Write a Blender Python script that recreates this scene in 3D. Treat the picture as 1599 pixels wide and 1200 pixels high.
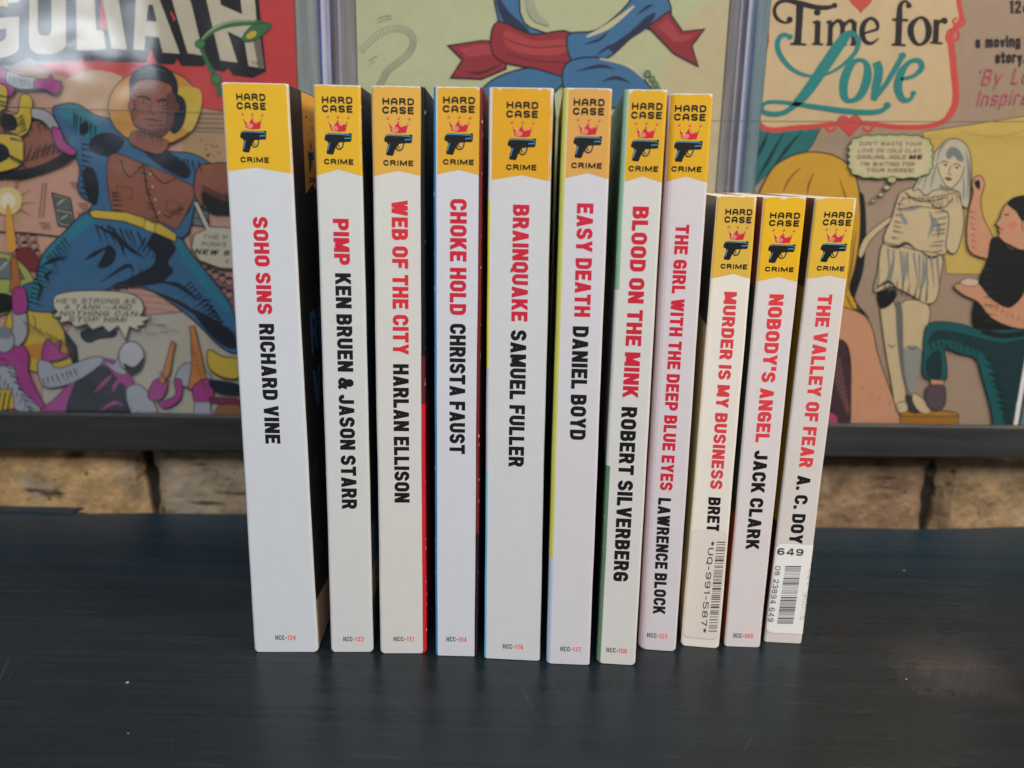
import bpy, bmesh, math, random
from mathutils import Vector, Matrix

# ------------------------------------------------------------------ camera, world, lamps, exposure
scene = bpy.context.scene
COL = scene.collection
for o in list(bpy.data.objects):
    bpy.data.objects.remove(o)

F_PX, PITCH, ROLL = 1300.0, 0.2444108, 0.0198939
CAM = Vector((0.0, 0.0, 0.1759395))
_cp, _sp, _cr, _sr = math.cos(PITCH), math.sin(PITCH), math.cos(ROLL), math.sin(ROLL)
FWD = Vector((0, _cp, -_sp))
_U0 = Vector((0, _sp, _cp)); _R0 = Vector((1, 0, 0))
RIGHT = _cr * _R0 + _sr * _U0
UP = -_sr * _R0 + _cr * _U0

cam_data = bpy.data.cameras.new("camera")
cam = bpy.data.objects.new("camera", cam_data)
COL.objects.link(cam)
cam.matrix_world = Matrix(((RIGHT.x, UP.x, -FWD.x, CAM.x), (RIGHT.y, UP.y, -FWD.y, CAM.y),
                           (RIGHT.z, UP.z, -FWD.z, CAM.z), (0, 0, 0, 1)))
cam_data.sensor_fit = 'HORIZONTAL'
cam_data.sensor_width = 36.0
cam_data.lens = 36.0 * F_PX / 1599.0
cam_data.clip_start = 0.01
cam_data.clip_end = 50.0
cam_data.dof.use_dof = True
cam_data.dof.focus_distance = 0.30
cam_data.dof.aperture_fstop = cam_data.lens / 3.6
scene.camera = cam

world = bpy.data.worlds.new("World")
scene.world = world
world.use_nodes = True
wn = world.node_tree.nodes
wn["Background"].inputs[0].default_value = (0.80, 0.88, 1.0, 1)
wn["Background"].inputs[1].default_value = 0.10


def area(name, loc, target, sx, sy, power, col):
    l = bpy.data.lights.new(name, 'AREA')
    l.shape = 'RECTANGLE'; l.size = sx; l.size_y = sy; l.energy = power; l.color = col
    o = bpy.data.objects.new(name, l); COL.objects.link(o)
    o.location = loc
    d = Vector(target) - Vector(loc)
    o.rotation_euler = d.to_track_quat('-Z', 'Y').to_euler()
    return o


area("ceiling_light", (0.05, -1.45, 1.75), (0, 0.34, 0.12), 1.5, 0.8, 45.0, (0.92, 0.965, 1.0))
area("overhead_fill", (0.02, 0.02, 1.15), (0.02, 0.30, 0.0), 1.3, 0.45, 5.0, (1.0, 0.985, 0.96))  # unseen fill added above the row to lift comics and book tops
area("window_light", (-1.05, -1.25, 0.455), (0, 0.4, 0.12), 0.30, 0.16, 1.3, (0.86, 0.93, 1.0))
area("warm_lamp", (0.78, -0.08, 0.74), (0.22, 0.42, 0.12), 0.4, 0.3, 8.5, (1.0, 0.80, 0.58))

scene.view_settings.view_transform = 'Standard'
scene.view_settings.look = 'None'
scene.view_settings.exposure = 0.0
scene.view_settings.gamma = 1.0
scene.view_settings.use_curve_mapping = False
scene.render.engine = 'CYCLES'
scene.render.resolution_x = 1024
scene.render.resolution_y = 768


# ------------------------------------------------------------------ helpers
def ray(px, py):
    return FWD + RIGHT * ((px - 799.5) / F_PX) - UP * ((py - 600.0) / F_PX)


def at_y(px, py, Y):
    d = ray(px, py); t = (Y - CAM.y) / d.y
    return CAM + d * t


def at(px, py, z=0.0):
    d = ray(px, py); t = (z - CAM.z) / d.z
    return CAM + d * t


def lin(c):
    out = []
    for v in c[:3]:
        v /= 255.0
        out.append(v / 12.92 if v <= 0.04045 else ((v + 0.055) / 1.055) ** 2.4)
    return out


def ink(c, k=1.0):
    r = [min(0.86, max(0.004, v * k)) for v in lin(c)]
    return (r[0], r[1], r[2], 1.0)


class MB:
    """collects coloured faces and links them as one mesh object"""
    def __init__(s):
        s.v = []; s.f = []; s.c = []

    def face(s, pts, col):
        i = len(s.v)
        s.v.extend([tuple(p) for p in pts])
        s.f.append(tuple(range(i, i + len(pts)))); s.c.append(col)

    def box(s, a, b, col):
        x0, y0, z0 = a; x1, y1, z1 = b
        s.hexa([(x0, y0, z0), (x1, y0, z0), (x1, y1, z0), (x0, y1, z0)],
               [(x0, y0, z1), (x1, y0, z1), (x1, y1, z1), (x0, y1, z1)], col)

    def hexa(s, bot, top, col):
        s.face(bot[::-1], col); s.face(top, col)
        for i in range(4):
            j = (i + 1) % 4
            s.face([bot[i], bot[j], top[j], top[i]], col)

    def build(s, name, mat, parent=None, merge=False, smooth=False):
        me = bpy.data.meshes.new(name)
        me.from_pydata(s.v, [], s.f)
        at = me.color_attributes.new("ink", 'FLOAT_COLOR', 'CORNER')
        k = 0
        for p, c in zip(me.polygons, s.c):
            for _ in range(p.loop_total):
                at.data[k].color = c; k += 1
        bm = bmesh.new(); bm.from_mesh(me)
        if merge:
            bmesh.ops.remove_doubles(bm, verts=bm.verts, dist=1e-6)
        big = [f for f in bm.faces if len(f.verts) > 4]
        if big:
            bmesh.ops.triangulate(bm, faces=big, ngon_method='EAR_CLIP')
        bm.to_mesh(me); bm.free()
        if smooth:
            for p in me.polygons: p.use_smooth = True
        me.materials.append(mat)
        o = bpy.data.objects.new(name, me); COL.objects.link(o)
        if parent: o.parent = parent
        return o


def tag(o, label, cat, group=None):
    o["label"] = label; o["category"] = cat
    if group: o["group"] = group
    return o


def empty(name, loc, rz=0.0):
    o = bpy.data.objects.new(name, None); COL.objects.link(o)
    o.location = loc; o.rotation_euler = (0, 0, rz); o.empty_display_size = 0.02
    return o


def cr(pts, closed=False, n=5):
    """Catmull-Rom through the points"""
    P = [tuple(map(float, p)) for p in pts]; N = len(P); out = []
    dim = len(P[0])
    rng = range(N) if closed else range(N - 1)
    for i in rng:
        if closed:
            a, b, c, d = P[i - 1], P[i], P[(i + 1) % N], P[(i + 2) % N]
        else:
            a, b, c, d = P[max(i - 1, 0)], P[i], P[i + 1], P[min(i + 2, N - 1)]
        for j in range(n):
            t = j / n
            out.append(tuple(0.5 * (2 * b[k] + (c[k] - a[k]) * t + (2 * a[k] - 5 * b[k] + 4 * c[k] - d[k]) * t * t
                                    + (3 * b[k] - a[k] - 3 * c[k] + d[k]) * t ** 3) for k in range(dim)))
    if not closed: out.append(P[-1])
    return out


def strip(pts, w, closed=False, cap='butt'):
    """a polyline (x, y[, w]) as a list of convex polygons"""
    P = [(p[0], p[1]) for p in pts]
    W = [(p[2] if len(p) > 2 else w) for p in pts]
    Q = [P[0]]; WW = [W[0]]
    for p, ww in zip(P[1:], W[1:]):
        if math.hypot(p[0] - Q[-1][0], p[1] - Q[-1][1]) > 1e-7:
            Q.append(p); WW.append(ww)
    P, W = Q, WW
    if closed and math.hypot(P[0][0] - P[-1][0], P[0][1] - P[-1][1]) < 1e-7:
        P.pop(); W.pop()
    n = len(P)
    if n < 2: return []
    if cap == 'square' and not closed:
        def ext(a, b, ww):
            l = math.hypot(a[0] - b[0], a[1] - b[1])
            return (a[0] + (a[0] - b[0]) / l * ww / 2, a[1] + (a[1] - b[1]) / l * ww / 2)
        P[0], P[-1] = ext(P[0], P[1], W[0]), ext(P[-1], P[-2], W[-1])
    Lf, Rt = [], []
    for i in range(n):
        a = P[i - 1] if (i > 0 or closed) else None
        b = P[(i + 1) % n] if (i < n - 1 or closed) else None
        ns = []
        for u, v in ((a, P[i]), (P[i], b)):
            if u is None or v is None: continue
            dx, dy = v[0] - u[0], v[1] - u[1]; l = math.hypot(dx, dy) or 1
            ns.append((-dy / l, dx / l))
        if len(ns) == 2:
            mx, my = ns[0][0] + ns[1][0], ns[0][1] + ns[1][1]
            d = mx * ns[0][0] + my * ns[0][1]
            k = 1 / d if d > 0.35 else 1 / 0.35
            if d <= 1e-4: mx, my, k = ns[0][0], ns[0][1], 1
            nx, ny = mx * k, my * k
        else:
            nx, ny = ns[0]
        h = W[i] / 2
        Lf.append((P[i][0] + nx * h, P[i][1] + ny * h)); Rt.append((P[i][0] - nx * h, P[i][1] - ny * h))
    polys = []
    for i in range(n if closed else n - 1):
        j = (i + 1) % n
        polys.append([Rt[i], Rt[j], Lf[j], Lf[i]])
    if cap == 'round' and not closed:
        for e, q in ((0, 1), (-1, -2)):
            ang = math.atan2(P[e][1] - P[q][1], P[e][0] - P[q][0]); h = W[e] / 2
            polys.append([(P[e][0] + h * math.cos(ang + a), P[e][1] + h * math.sin(ang + a))
                          for a in [math.pi * (k / 6 - 0.5) for k in range(7)]])
    return polys


def rounded(pts, closed=False, seg=4):
    """polyline with optional corner radius per point (x, y, r) in final units"""
    n = len(pts); out = []
    for i, p in enumerate(pts):
        r = p[2] if len(p) > 2 else 0
        if r <= 0 or (not closed and i in (0, n - 1)):
            out.append((p[0], p[1])); continue
        a, b = pts[i - 1], pts[(i + 1) % n]
        da = math.hypot(a[0] - p[0], a[1] - p[1]); db = math.hypot(b[0] - p[0], b[1] - p[1])
        r1 = min(r, da * (0.5 if (closed or 0 < i - 1) else 1.0)); r2 = min(r, db * (0.5 if (closed or i + 1 < n - 1) else 1.0))
        A = (p[0] + (a[0] - p[0]) / da * r1, p[1] + (a[1] - p[1]) / da * r1)
        B = (p[0] + (b[0] - p[0]) / db * r2, p[1] + (b[1] - p[1]) / db * r2)
        for k in range(seg + 1):
            t = k / seg; u = 1 - t
            # blend of a circle-like curve: rational quadratic, weight 0.72
            wgt = 0.72; den = u * u + 2 * u * t * wgt + t * t
            out.append(((u * u * A[0] + 2 * u * t * wgt * p[0] + t * t * B[0]) / den,
                        (u * u * A[1] + 2 * u * t * wgt * p[1] + t * t * B[1]) / den))
    return out


# ---- block letters: strokes in a 0..1 box; 's' open stroke, 'c' closed stroke, 'd' slanted bar with level ends
R = 0.5
GL = {
 'A': (1.08, [('d', 0.0, 0, .5, 1), ('d', 1.0, 0, .5, 1), ('h', .2, .8, .26)]),
 'B': (1.0, [('s', [(0, 0), (0, 1)]), ('s', [(0, 1), (.95, 1, R * .8), (.95, .53, R * .8), (0, .53)]), ('s', [(0, .53), (1, .53, R * .8), (1, 0, R * .8), (0, 0)])]),
 'C': (1.0, [('b', [(1, .66), (1, 1, R), (0, 1, R), (0, 0, R), (1, 0, R), (1, .34)])]),
 'D': (1.0, [('s', [(0, 0), (0, 1)]), ('s', [(0, 1), (1, 1, R), (1, 0, R), (0, 0)])]),
 'E': (.86, [('s', [(0, 0), (0, 1)]), ('s', [(0, 1), (1, 1)]), ('s', [(0, .52), (.85, .52)]), ('s', [(0, 0), (1, 0)])]),
 'F': (.84, [('s', [(0, 0), (0, 1)]), ('s', [(0, 1), (1, 1)]), ('s', [(0, .5), (.85, .5)])]),
 'G': (1.0, [('b', [(1, .72), (1, 1, R), (0, 1, R), (0, 0, R), (1, 0, R * .6), (1, .53)]), ('s', [(.9, .46), (.62, .46)])]),
 'H': (1.02, [('s', [(0, 0), (0, 1)]), ('s', [(1, 0), (1, 1)]), ('s', [(0, .52), (1, .52)])]),
 'I': (.0, [('s', [(0, 0), (0, 1)])]),
 'J': (.85, [('b', [(1, 1.13), (1, 0, R), (0, 0, R), (0, .32)])]),
 'K': (1.06, [('s', [(0, 0), (0, 1)]), ('d', .08, .3, 1.0, 1), ('d', 1.04, 0, .42, .62)]),
 'L': (.8, [('s', [(0, 0), (0, 1)]), ('s', [(0, 0), (1, 0)])]),
 'M': (1.36, [('s', [(0, 0), (0, 1)]), ('s', [(1, 0), (1, 1)]), ('d', .03, 1, .5, .08), ('d', .97, 1, .5, .08)]),
 'N': (1.06, [('s', [(0, 0), (0, 1)]), ('s', [(1, 0), (1, 1)]), ('d', .0, 1, 1.0, 0)]),
 'O': (1.0, [('c', [(0, 0, R), (1, 0, R), (1, 1, R), (0, 1, R)])]),
 'P': (.98, [('s', [(0, 0), (0, 1)]), ('s', [(0, 1), (1, 1, R * .9), (1, .42, R * .9), (0, .42)])]),
 'Q': (1.0, [('c', [(0, 0, R), (1, 0, R), (1, 1, R), (0, 1, R)]), ('d', 1.05, -.1, .6, .28)]),
 'R': (1.02, [('s', [(0, 0), (0, 1)]), ('s', [(0, 1), (.96, 1, R * .85), (.96, .48, R * .85), (0, .48)]), ('d', 1.02, 0, .66, .48)]),
 'S': (1.0, [('b', [(1, .74), (1, 1, R), (0, 1, R), (0, .545, R * .85), (1, .455, R * .85), (1, 0, R), (0, 0, R), (0, .26)])]),
 'T': (.96, [('s', [(.5, 0), (.5, 1)]), ('s', [(0, 1), (1, 1)])]),
 'U': (1.0, [('s', [(0, 1), (0, 0, R), (1, 0, R), (1, 1)])]),
 'V': (1.05, [('d', 0, 1, .5, 0), ('d', 1, 1, .5, 0)]),
 'W': (1.62, [('d', 0, 1, .26, 0), ('d', .5, 1, .26, 0), ('d', .5, 1, .74, 0), ('d', 1, 1, .74, 0)]),
 'X': (1.05, [('d', 0, 1, 1, 0), ('d', 1, 1, 0, 0)]),
 'Y': (1.05, [('d', 0, 1, .5, .42), ('d', 1, 1, .5, .42), ('s', [(.5, 0), (.5, .42)])]),
 'Z': (.95, [('s', [(0, 1), (1, 1)]), ('d', 1, .95, 0, .05), ('s', [(0, 0), (1, 0)])]),
 '0': (1.0, [('c', [(0, 0, R), (1, 0, R), (1, 1, R), (0, 1, R)])]),
 '1': (.5, [('s', [(.75, 0), (.75, 1)]), ('d', 0, .78, .7, 1)]),
 '2': (1.0, [('b', [(0, .70), (0, 1, R), (1, 1, R), (1, .56, .3), (0, .12, .2), (0, 0)]), ('s', [(0, 0), (1, 0)])]),
 '3': (1.0, [('b', [(0, .76), (0, 1, R), (1, 1, R), (1, .53, R * .8), (.4, .53)]), ('b', [(.4, .53), (1, .53, R * .8), (1, 0, R), (0, 0, R), (0, .25)])]),
 '4': (1.05, [('s', [(.78, 0), (.78, 1)]), ('d', .72, 1, .02, .28), ('s', [(0, .24), (1, .24)])]),
 '5': (1.0, [('s', [(.95, 1), (.04, 1), (.04, .56)]), ('b', [(.04, .54), (1, .62, R), (1, 0, R), (0, 0, R), (0, .24)])]),
 '6': (1.0, [('b', [(.96, .80), (.96, 1, R), (0, 1, R), (0, .3)]), ('c', [(0, 0, R), (1, 0, R), (1, .56, R), (0, .56, R)])]),
 '7': (.95, [('s', [(0, 1), (1, 1)]), ('d', .95, 1, .38, 0)]),
 '8': (1.0, [('c', [(.04, .54, R * .8), (.96, .54, R * .8), (.96, 1, R * .8), (.04, 1, R * .8)]), ('c', [(0, 0, R), (1, 0, R), (1, .54, R), (0, .54, R)])]),
 '9': (1.0, [('b', [(.04, .20), (.04, 0, R), (1, 0, R), (1, .7)]), ('c', [(0, .44, R), (1, .44, R), (1, 1, R), (0, 1, R)])]),
 '&': (1.2, [('s', [(1.0, 0), (.2, .62, .2), (.2, 1, .4), (.72, 1, .4), (.72, .62, .25), (0, .38, .3), (0, 0, .5), (.75, 0, .4), (1.0, .44)])]),
 "'": (.0, [('s', [(0, .82), (0, 1)])]),
 '.': (.0, [('s', [(0, 0), (0, .02)])]),
 ',': (.0, [('s', [(0, -.12), (0, .05)])]),
 '-': (.45, [('s', [(0, .42), (1, .42)])]),
 '!': (.0, [('s', [(0, .34), (0, 1)]), ('s', [(0, 0), (0, .02)])]),
 '*': (.6, [('s', [(.5, .55), (.5, 1)]), ('s', [(.1, .66), (.9, .9)]), ('s', [(.9, .66), (.1, .9)])]),
 'a': (.9, [('s', [(.1, .62), (.9, .66, .3), (.9, 0)]), ('c', [(0, 0, .3), (.9, 0, .2), (.9, .38, .2), (0, .38, .3)])]),
 'e': (.9, [('s', [(0, .34), (1, .34), (1, .66, .3), (0, .66, .3), (0, 0, .3), (1, 0, .3), (1, .1)])]),
 'g': (.9, [('c', [(0, .05, .3), (1, .05, .3), (1, .66, .3), (0, .66, .3)]), ('s', [(1, .66), (1, -.3, .3), (0, -.3, .3), (0, -.22)])]),
 'i': (.0, [('s', [(0, 0), (0, .66)]), ('s', [(0, .92), (0, .97)])]),
 'l': (.0, [('s', [(0, 0), (0, 1)])]),
 'm': (1.5, [('s', [(0, 0), (0, .66)]), ('s', [(0, .5), (.05, .66, .2), (.5, .66, .25), (.5, 0)]), ('s', [(.5, .5), (.55, .66, .2), (1, .66, .25), (1, 0)])]),
 'n': (.9, [('s', [(0, 0), (0, .66)]), ('s', [(0, .5), (.05, .66, .2), (1, .66, .3), (1, 0)])]),
 'o': (.9, [('c', [(0, 0, .35), (1, 0, .35), (1, .66, .35), (0, .66, .35)])]),
 'p': (.9, [('s', [(0, -.3), (0, .66)]), ('c', [(0, 0, .3), (1, 0, .3), (1, .66, .3), (0, .66, .3)])]),
 'r': (.6, [('s', [(0, 0), (0, .66)]), ('s', [(0, .5), (.1, .66, .2), (1, .64)])]),
 's': (.8, [('s', [(1, .56), (.9, .66, .2), (0, .66, .25), (0, .36, .25), (1, .30, .25), (1, 0, .25), (0, 0, .25), (0, .1)])]),
 't': (.6, [('s', [(.4, .95), (.4, 0, .2), (1, 0)]), ('s', [(0, .66), (1, .66)])]),
 'v': (.9, [('d', 0, .66, .5, 0), ('d', 1, .66, .5, 0)]),
 'y': (.9, [('d', 0, .66, .5, 0), ('d', 1, .66, .25, -.32)]),
}
ARCH_A = (1.0, [('s', [(0, 0), (0, 1, R), (1, 1, R), (1, 0)]), ('s', [(0, .36), (1, .36)])])


def glyph(ch, w, h, t, th=None, cap='square', arch=False):
    """convex polygons of one letter, grouped per stroke; box w (of an O) by h; stem t, bar th"""
    if ch not in GL: return 0.0, []
    wf, prims = ARCH_A if (arch and ch == 'A') else GL[ch]
    gw = (w - t) * wf; gh = h - t
    res = []
    for p in prims:
        if p[0] in 'scb':
            sc = min(gw if gw > 0 else gh, gh)
            pts = [(q[0] * gw + t / 2, q[1] * gh + t / 2) + ((q[2] * sc,) if len(q) > 2 else ()) for q in p[1]]
            pl = rounded(pts, closed=(p[0] == 'c'))
            res.append(strip(pl, t, closed=(p[0] == 'c'), cap='butt' if p[0] == 'b' else cap))
        elif p[0] == 'd':
            if cap == 'round':
                res.append(strip([(p[1] * gw + t / 2, p[2] * gh + t / 2), (p[3] * gw + t / 2, p[4] * gh + t / 2)], t, cap='round'))
                continue
            y0, y1 = p[2] * h, p[4] * h
            x0, x1 = p[1] * gw + t / 2, p[3] * gw + t / 2
            sl = math.hypot(x1 - x0, y1 - y0) / max(abs(y1 - y0), 1e-9)
            k = t / 2 * min(1.25, 0.5 + 0.5 * sl)
            q = [(x0 - k, y0), (x0 + k, y0), (x1 + k, y1), (x1 - k, y1)]
            if y1 < y0: q = q[::-1]
            res.append([q])
        elif p[0] == 'h':
            yb = p[3] * h
            tb = t * .86
            res.append([[(p[1] * gw + t / 2, yb - tb / 2), (p[2] * gw + t / 2, yb - tb / 2), (p[2] * gw + t / 2, yb + tb / 2), (p[1] * gw + t / 2, yb + tb / 2)]])
    return gw + t, res


def text(s, w, h, t, gap, space, cap='square', arch=False, slant=0.0):
    """-> total width, [(layer, polygon)]"""
    x = 0.0; out = []
    for ch in s:
        if ch == ' ':
            x += space; continue
        gw, strokes = glyph(ch, w, h, t, cap=cap, arch=arch)
        for k, st in enumerate(strokes):
            for poly in st:
                out.append((k, [(x + a + b * slant, b) for a, b in poly]))
        x += gw + gap
    return x - gap, out


# ------------------------------------------------------------------ materials
def new_mat(name):
    m = bpy.data.materials.new(name); m.use_nodes = True
    nt = m.node_tree; b = nt.nodes["Principled BSDF"]
    return m, nt, b


def N(nt, typ, **kw):
    n = nt.nodes.new(typ)
    for k, v in kw.items():
        if k == 'inp':
            for kk, vv in v.items(): n.inputs[kk].default_value = vv
        else: setattr(n, k, v)
    return n


def ramp(nt, stops):
    r = nt.nodes.new('ShaderNodeValToRGB')
    e = r.color_ramp.elements
    while len(e) < len(stops): e.new(0.5)
    for k, (p, c) in enumerate(stops):
        e[k].position = p
        e[k].color = (c, c, c, 1) if not isinstance(c, tuple) else (c + (1,))[:4]
    return r


def printed(name, rough, spec=0.35, mottle=0.05, grain=0.0, bump=0.02, scale=180.0, coat=0.0, aged=None):
    m, nt, b = new_mat(name); L = nt.links
    a = N(nt, 'ShaderNodeVertexColor'); a.layer_name = "ink"
    tc = N(nt, 'ShaderNodeTexCoord')
    n1 = N(nt, 'ShaderNodeTexNoise', inp={'Scale': scale, 'Detail': 6.0, 'Roughness': 0.6})
    L.new(tc.outputs['Object'], n1.inputs['Vector'])
    r1 = ramp(nt, [(0.25, 1 - mottle), (0.75, 1.0)])
    L.new(n1.outputs['Fac'], r1.inputs['Fac'])
    mx = N(nt, 'ShaderNodeMix', data_type='RGBA', blend_type='MULTIPLY'); mx.inputs[0].default_value = 1.0
    L.new(a.outputs['Color'], mx.inputs[6]); L.new(r1.outputs['Color'], mx.inputs[7])
    last = mx.outputs[2]
    if grain:
        v = N(nt, 'ShaderNodeTexNoise', inp={'Scale': 2600.0, 'Detail': 2.0})
        L.new(tc.outputs['Object'], v.inputs['Vector'])
        r2 = ramp(nt, [(0.3, 1 - grain), (0.7, 1.0)])
        L.new(v.outputs['Fac'], r2.inputs['Fac'])
        m2 = N(nt, 'ShaderNodeMix', data_type='RGBA', blend_type='MULTIPLY'); m2.inputs[0].default_value = 1.0
        L.new(last, m2.inputs[6]); L.new(r2.outputs['Color'], m2.inputs[7]); last = m2.outputs[2]
    if aged:
        n3 = N(nt, 'ShaderNodeTexNoise', inp={'Scale': 14.0, 'Detail': 4.0})
        L.new(tc.outputs['Object'], n3.inputs['Vector'])
        r3 = ramp(nt, [(0.35, (1, 1, 1)), (0.75, aged)])
        L.new(n3.outputs['Fac'], r3.inputs['Fac'])
        m3 = N(nt, 'ShaderNodeMix', data_type='RGBA', blend_type='MULTIPLY'); m3.inputs[0].default_value = 1.0
        L.new(last, m3.inputs[6]); L.new(r3.outputs['Color'], m3.inputs[7]); last = m3.outputs[2]
    L.new(last, b.inputs['Base Color'])
    b.inputs['Roughness'].default_value = rough
    b.inputs['Specular IOR Level'].default_value = spec
    b.inputs['Coat Weight'].default_value = coat
    b.inputs['Coat Roughness'].default_value = 0.2
    n2 = N(nt, 'ShaderNodeTexNoise', inp={'Scale': 45.0, 'Detail': 8.0, 'Roughness': 0.55})
    L.new(tc.outputs['Object'], n2.inputs['Vector'])
    bp = N(nt, 'ShaderNodeBump', inp={'Strength': bump * 10, 'Distance': 0.0006})
    L.new(n2.outputs['Fac'], bp.inputs['Height']); L.new(bp.outputs['Normal'], b.inputs['Normal'])
    return m


M_CARD = printed("laminated_card", 0.42, 0.4, 0.045, 0.03, 0.02, 160.0, aged=(0.985, 0.975, 0.96))
M_NEWS = printed("printed_comic_cover", 0.55, 0.3, 0.10, 0.10, 0.015, 130.0, aged=(0.96, 0.92, 0.84))
M_STICK = printed("glossy_sticker_paper", 0.3, 0.5, 0.03, 0.03, 0.01, 200.0)


def mat_pages():
    m, nt, b = new_mat("page_edges"); L = nt.links
    tc = N(nt, 'ShaderNodeTexCoord'); mp = N(nt, 'ShaderNodeMapping', inp={'Scale': (9000.0, 60.0, 30.0)})
    L.new(tc.outputs['Object'], mp.inputs['Vector'])
    n = N(nt, 'ShaderNodeTexNoise', inp={'Scale': 1.0, 'Detail': 3.0}); L.new(mp.outputs[0], n.inputs['Vector'])
    r = ramp(nt, [(0.3, (0.42, 0.36, 0.27)), (0.7, (0.74, 0.68, 0.56))]); L.new(n.outputs['Fac'], r.inputs['Fac'])
    L.new(r.outputs['Color'], b.inputs['Base Color']); b.inputs['Roughness'].default_value = 0.9
    bp = N(nt, 'ShaderNodeBump', inp={'Strength': 0.4, 'Distance': 0.0002}); L.new(n.outputs['Fac'], bp.inputs['Height'])
    L.new(bp.outputs['Normal'], b.inputs['Normal'])
    return m


def mat_clear():
    """clear display plastic: transparent sheet with a fresnel gloss, scuffed and slightly wavy"""
    m = bpy.data.materials.new("clear_display_plastic"); m.use_nodes = True
    nt = m.node_tree; L = nt.links; nt.nodes.clear()
    out = N(nt, 'ShaderNodeOutputMaterial')
    tr = N(nt, 'ShaderNodeBsdfTransparent', inp={'Color': (0.985, 0.985, 0.985, 1)})
    gl = N(nt, 'ShaderNodeBsdfGlossy', inp={'Color': (0.95, 0.97, 1, 1), 'Roughness': 0.1})
    tc = N(nt, 'ShaderNodeTexCoord')
    n1 = N(nt, 'ShaderNodeTexNoise', inp={'Scale': 9.0, 'Detail': 3.0}); L.new(tc.outputs['Object'], n1.inputs['Vector'])
    bp = N(nt, 'ShaderNodeBump', inp={'Strength': 0.55, 'Distance': 0.006}); L.new(n1.outputs['Fac'], bp.inputs['Height'])
    n2 = N(nt, 'ShaderNodeTexNoise', inp={'Scale': 22.0, 'Detail': 5.0}); L.new(tc.outputs['Object'], n2.inputs['Vector'])
    r2 = ramp(nt, [(0.35, 0.07), (0.7, 0.17)]); L.new(n2.outputs['Fac'], r2.inputs['Fac'])
    L.new(r2.outputs['Color'], gl.inputs['Roughness'])
    L.new(bp.outputs['Normal'], gl.inputs['Normal'])
    fr = N(nt, 'ShaderNodeLayerWeight')          # Schlick reflectance of a thin sheet, the same from both sides
    pw = N(nt, 'ShaderNodeMath', operation='POWER'); pw.inputs[1].default_value = 5.0; L.new(fr.outputs['Facing'], pw.inputs[0])
    ma = N(nt, 'ShaderNodeMath', operation='MULTIPLY_ADD'); ma.inputs[1].default_value = 0.93; ma.inputs[2].default_value = 0.043; L.new(pw.outputs[0], ma.inputs[0])
    mx = N(nt, 'ShaderNodeMixShader'); L.new(ma.outputs[0], mx.inputs[0]); L.new(tr.outputs[0], mx.inputs[1]); L.new(gl.outputs[0], mx.inputs[2])
    L.new(mx.outputs[0], out.inputs['Surface'])
    return m


def mat_rail_plastic():
    m, nt, b = new_mat("moulded_case_plastic"); L = nt.links
    a = N(nt, 'ShaderNodeVertexColor'); a.layer_name = "ink"
    tc = N(nt, 'ShaderNodeTexCoord'); mp = N(nt, 'ShaderNodeMapping', inp={'Scale': (260.0, 60.0, 14.0)})
    L.new(tc.outputs['Object'], mp.inputs['Vector'])
    n = N(nt, 'ShaderNodeTexNoise', inp={'Scale': 1.0, 'Detail': 5.0, 'Roughness': 0.6}); L.new(mp.outputs[0], n.inputs['Vector'])
    r = ramp(nt, [(0.3, 0.62), (0.7, 1.15)]); L.new(n.outputs['Fac'], r.inputs['Fac'])
    mx = N(nt, 'ShaderNodeMix', data_type='RGBA', blend_type='MULTIPLY'); mx.inputs[0].default_value = 1
    L.new(a.outputs['Color'], mx.inputs[6]); L.new(r.outputs['Color'], mx.inputs[7])
    L.new(mx.outputs[2], b.inputs['Base Color'])
    b.inputs['Roughness'].default_value = 0.22; b.inputs['Specular IOR Level'].default_value = 0.6
    b.inputs['Transmission Weight'].default_value = 0.15
    bp = N(nt, 'ShaderNodeBump', inp={'Strength': 0.5, 'Distance': 0.001}); L.new(n.outputs['Fac'], bp.inputs['Height'])
    L.new(bp.outputs['Normal'], b.inputs['Normal'])
    return m


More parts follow.
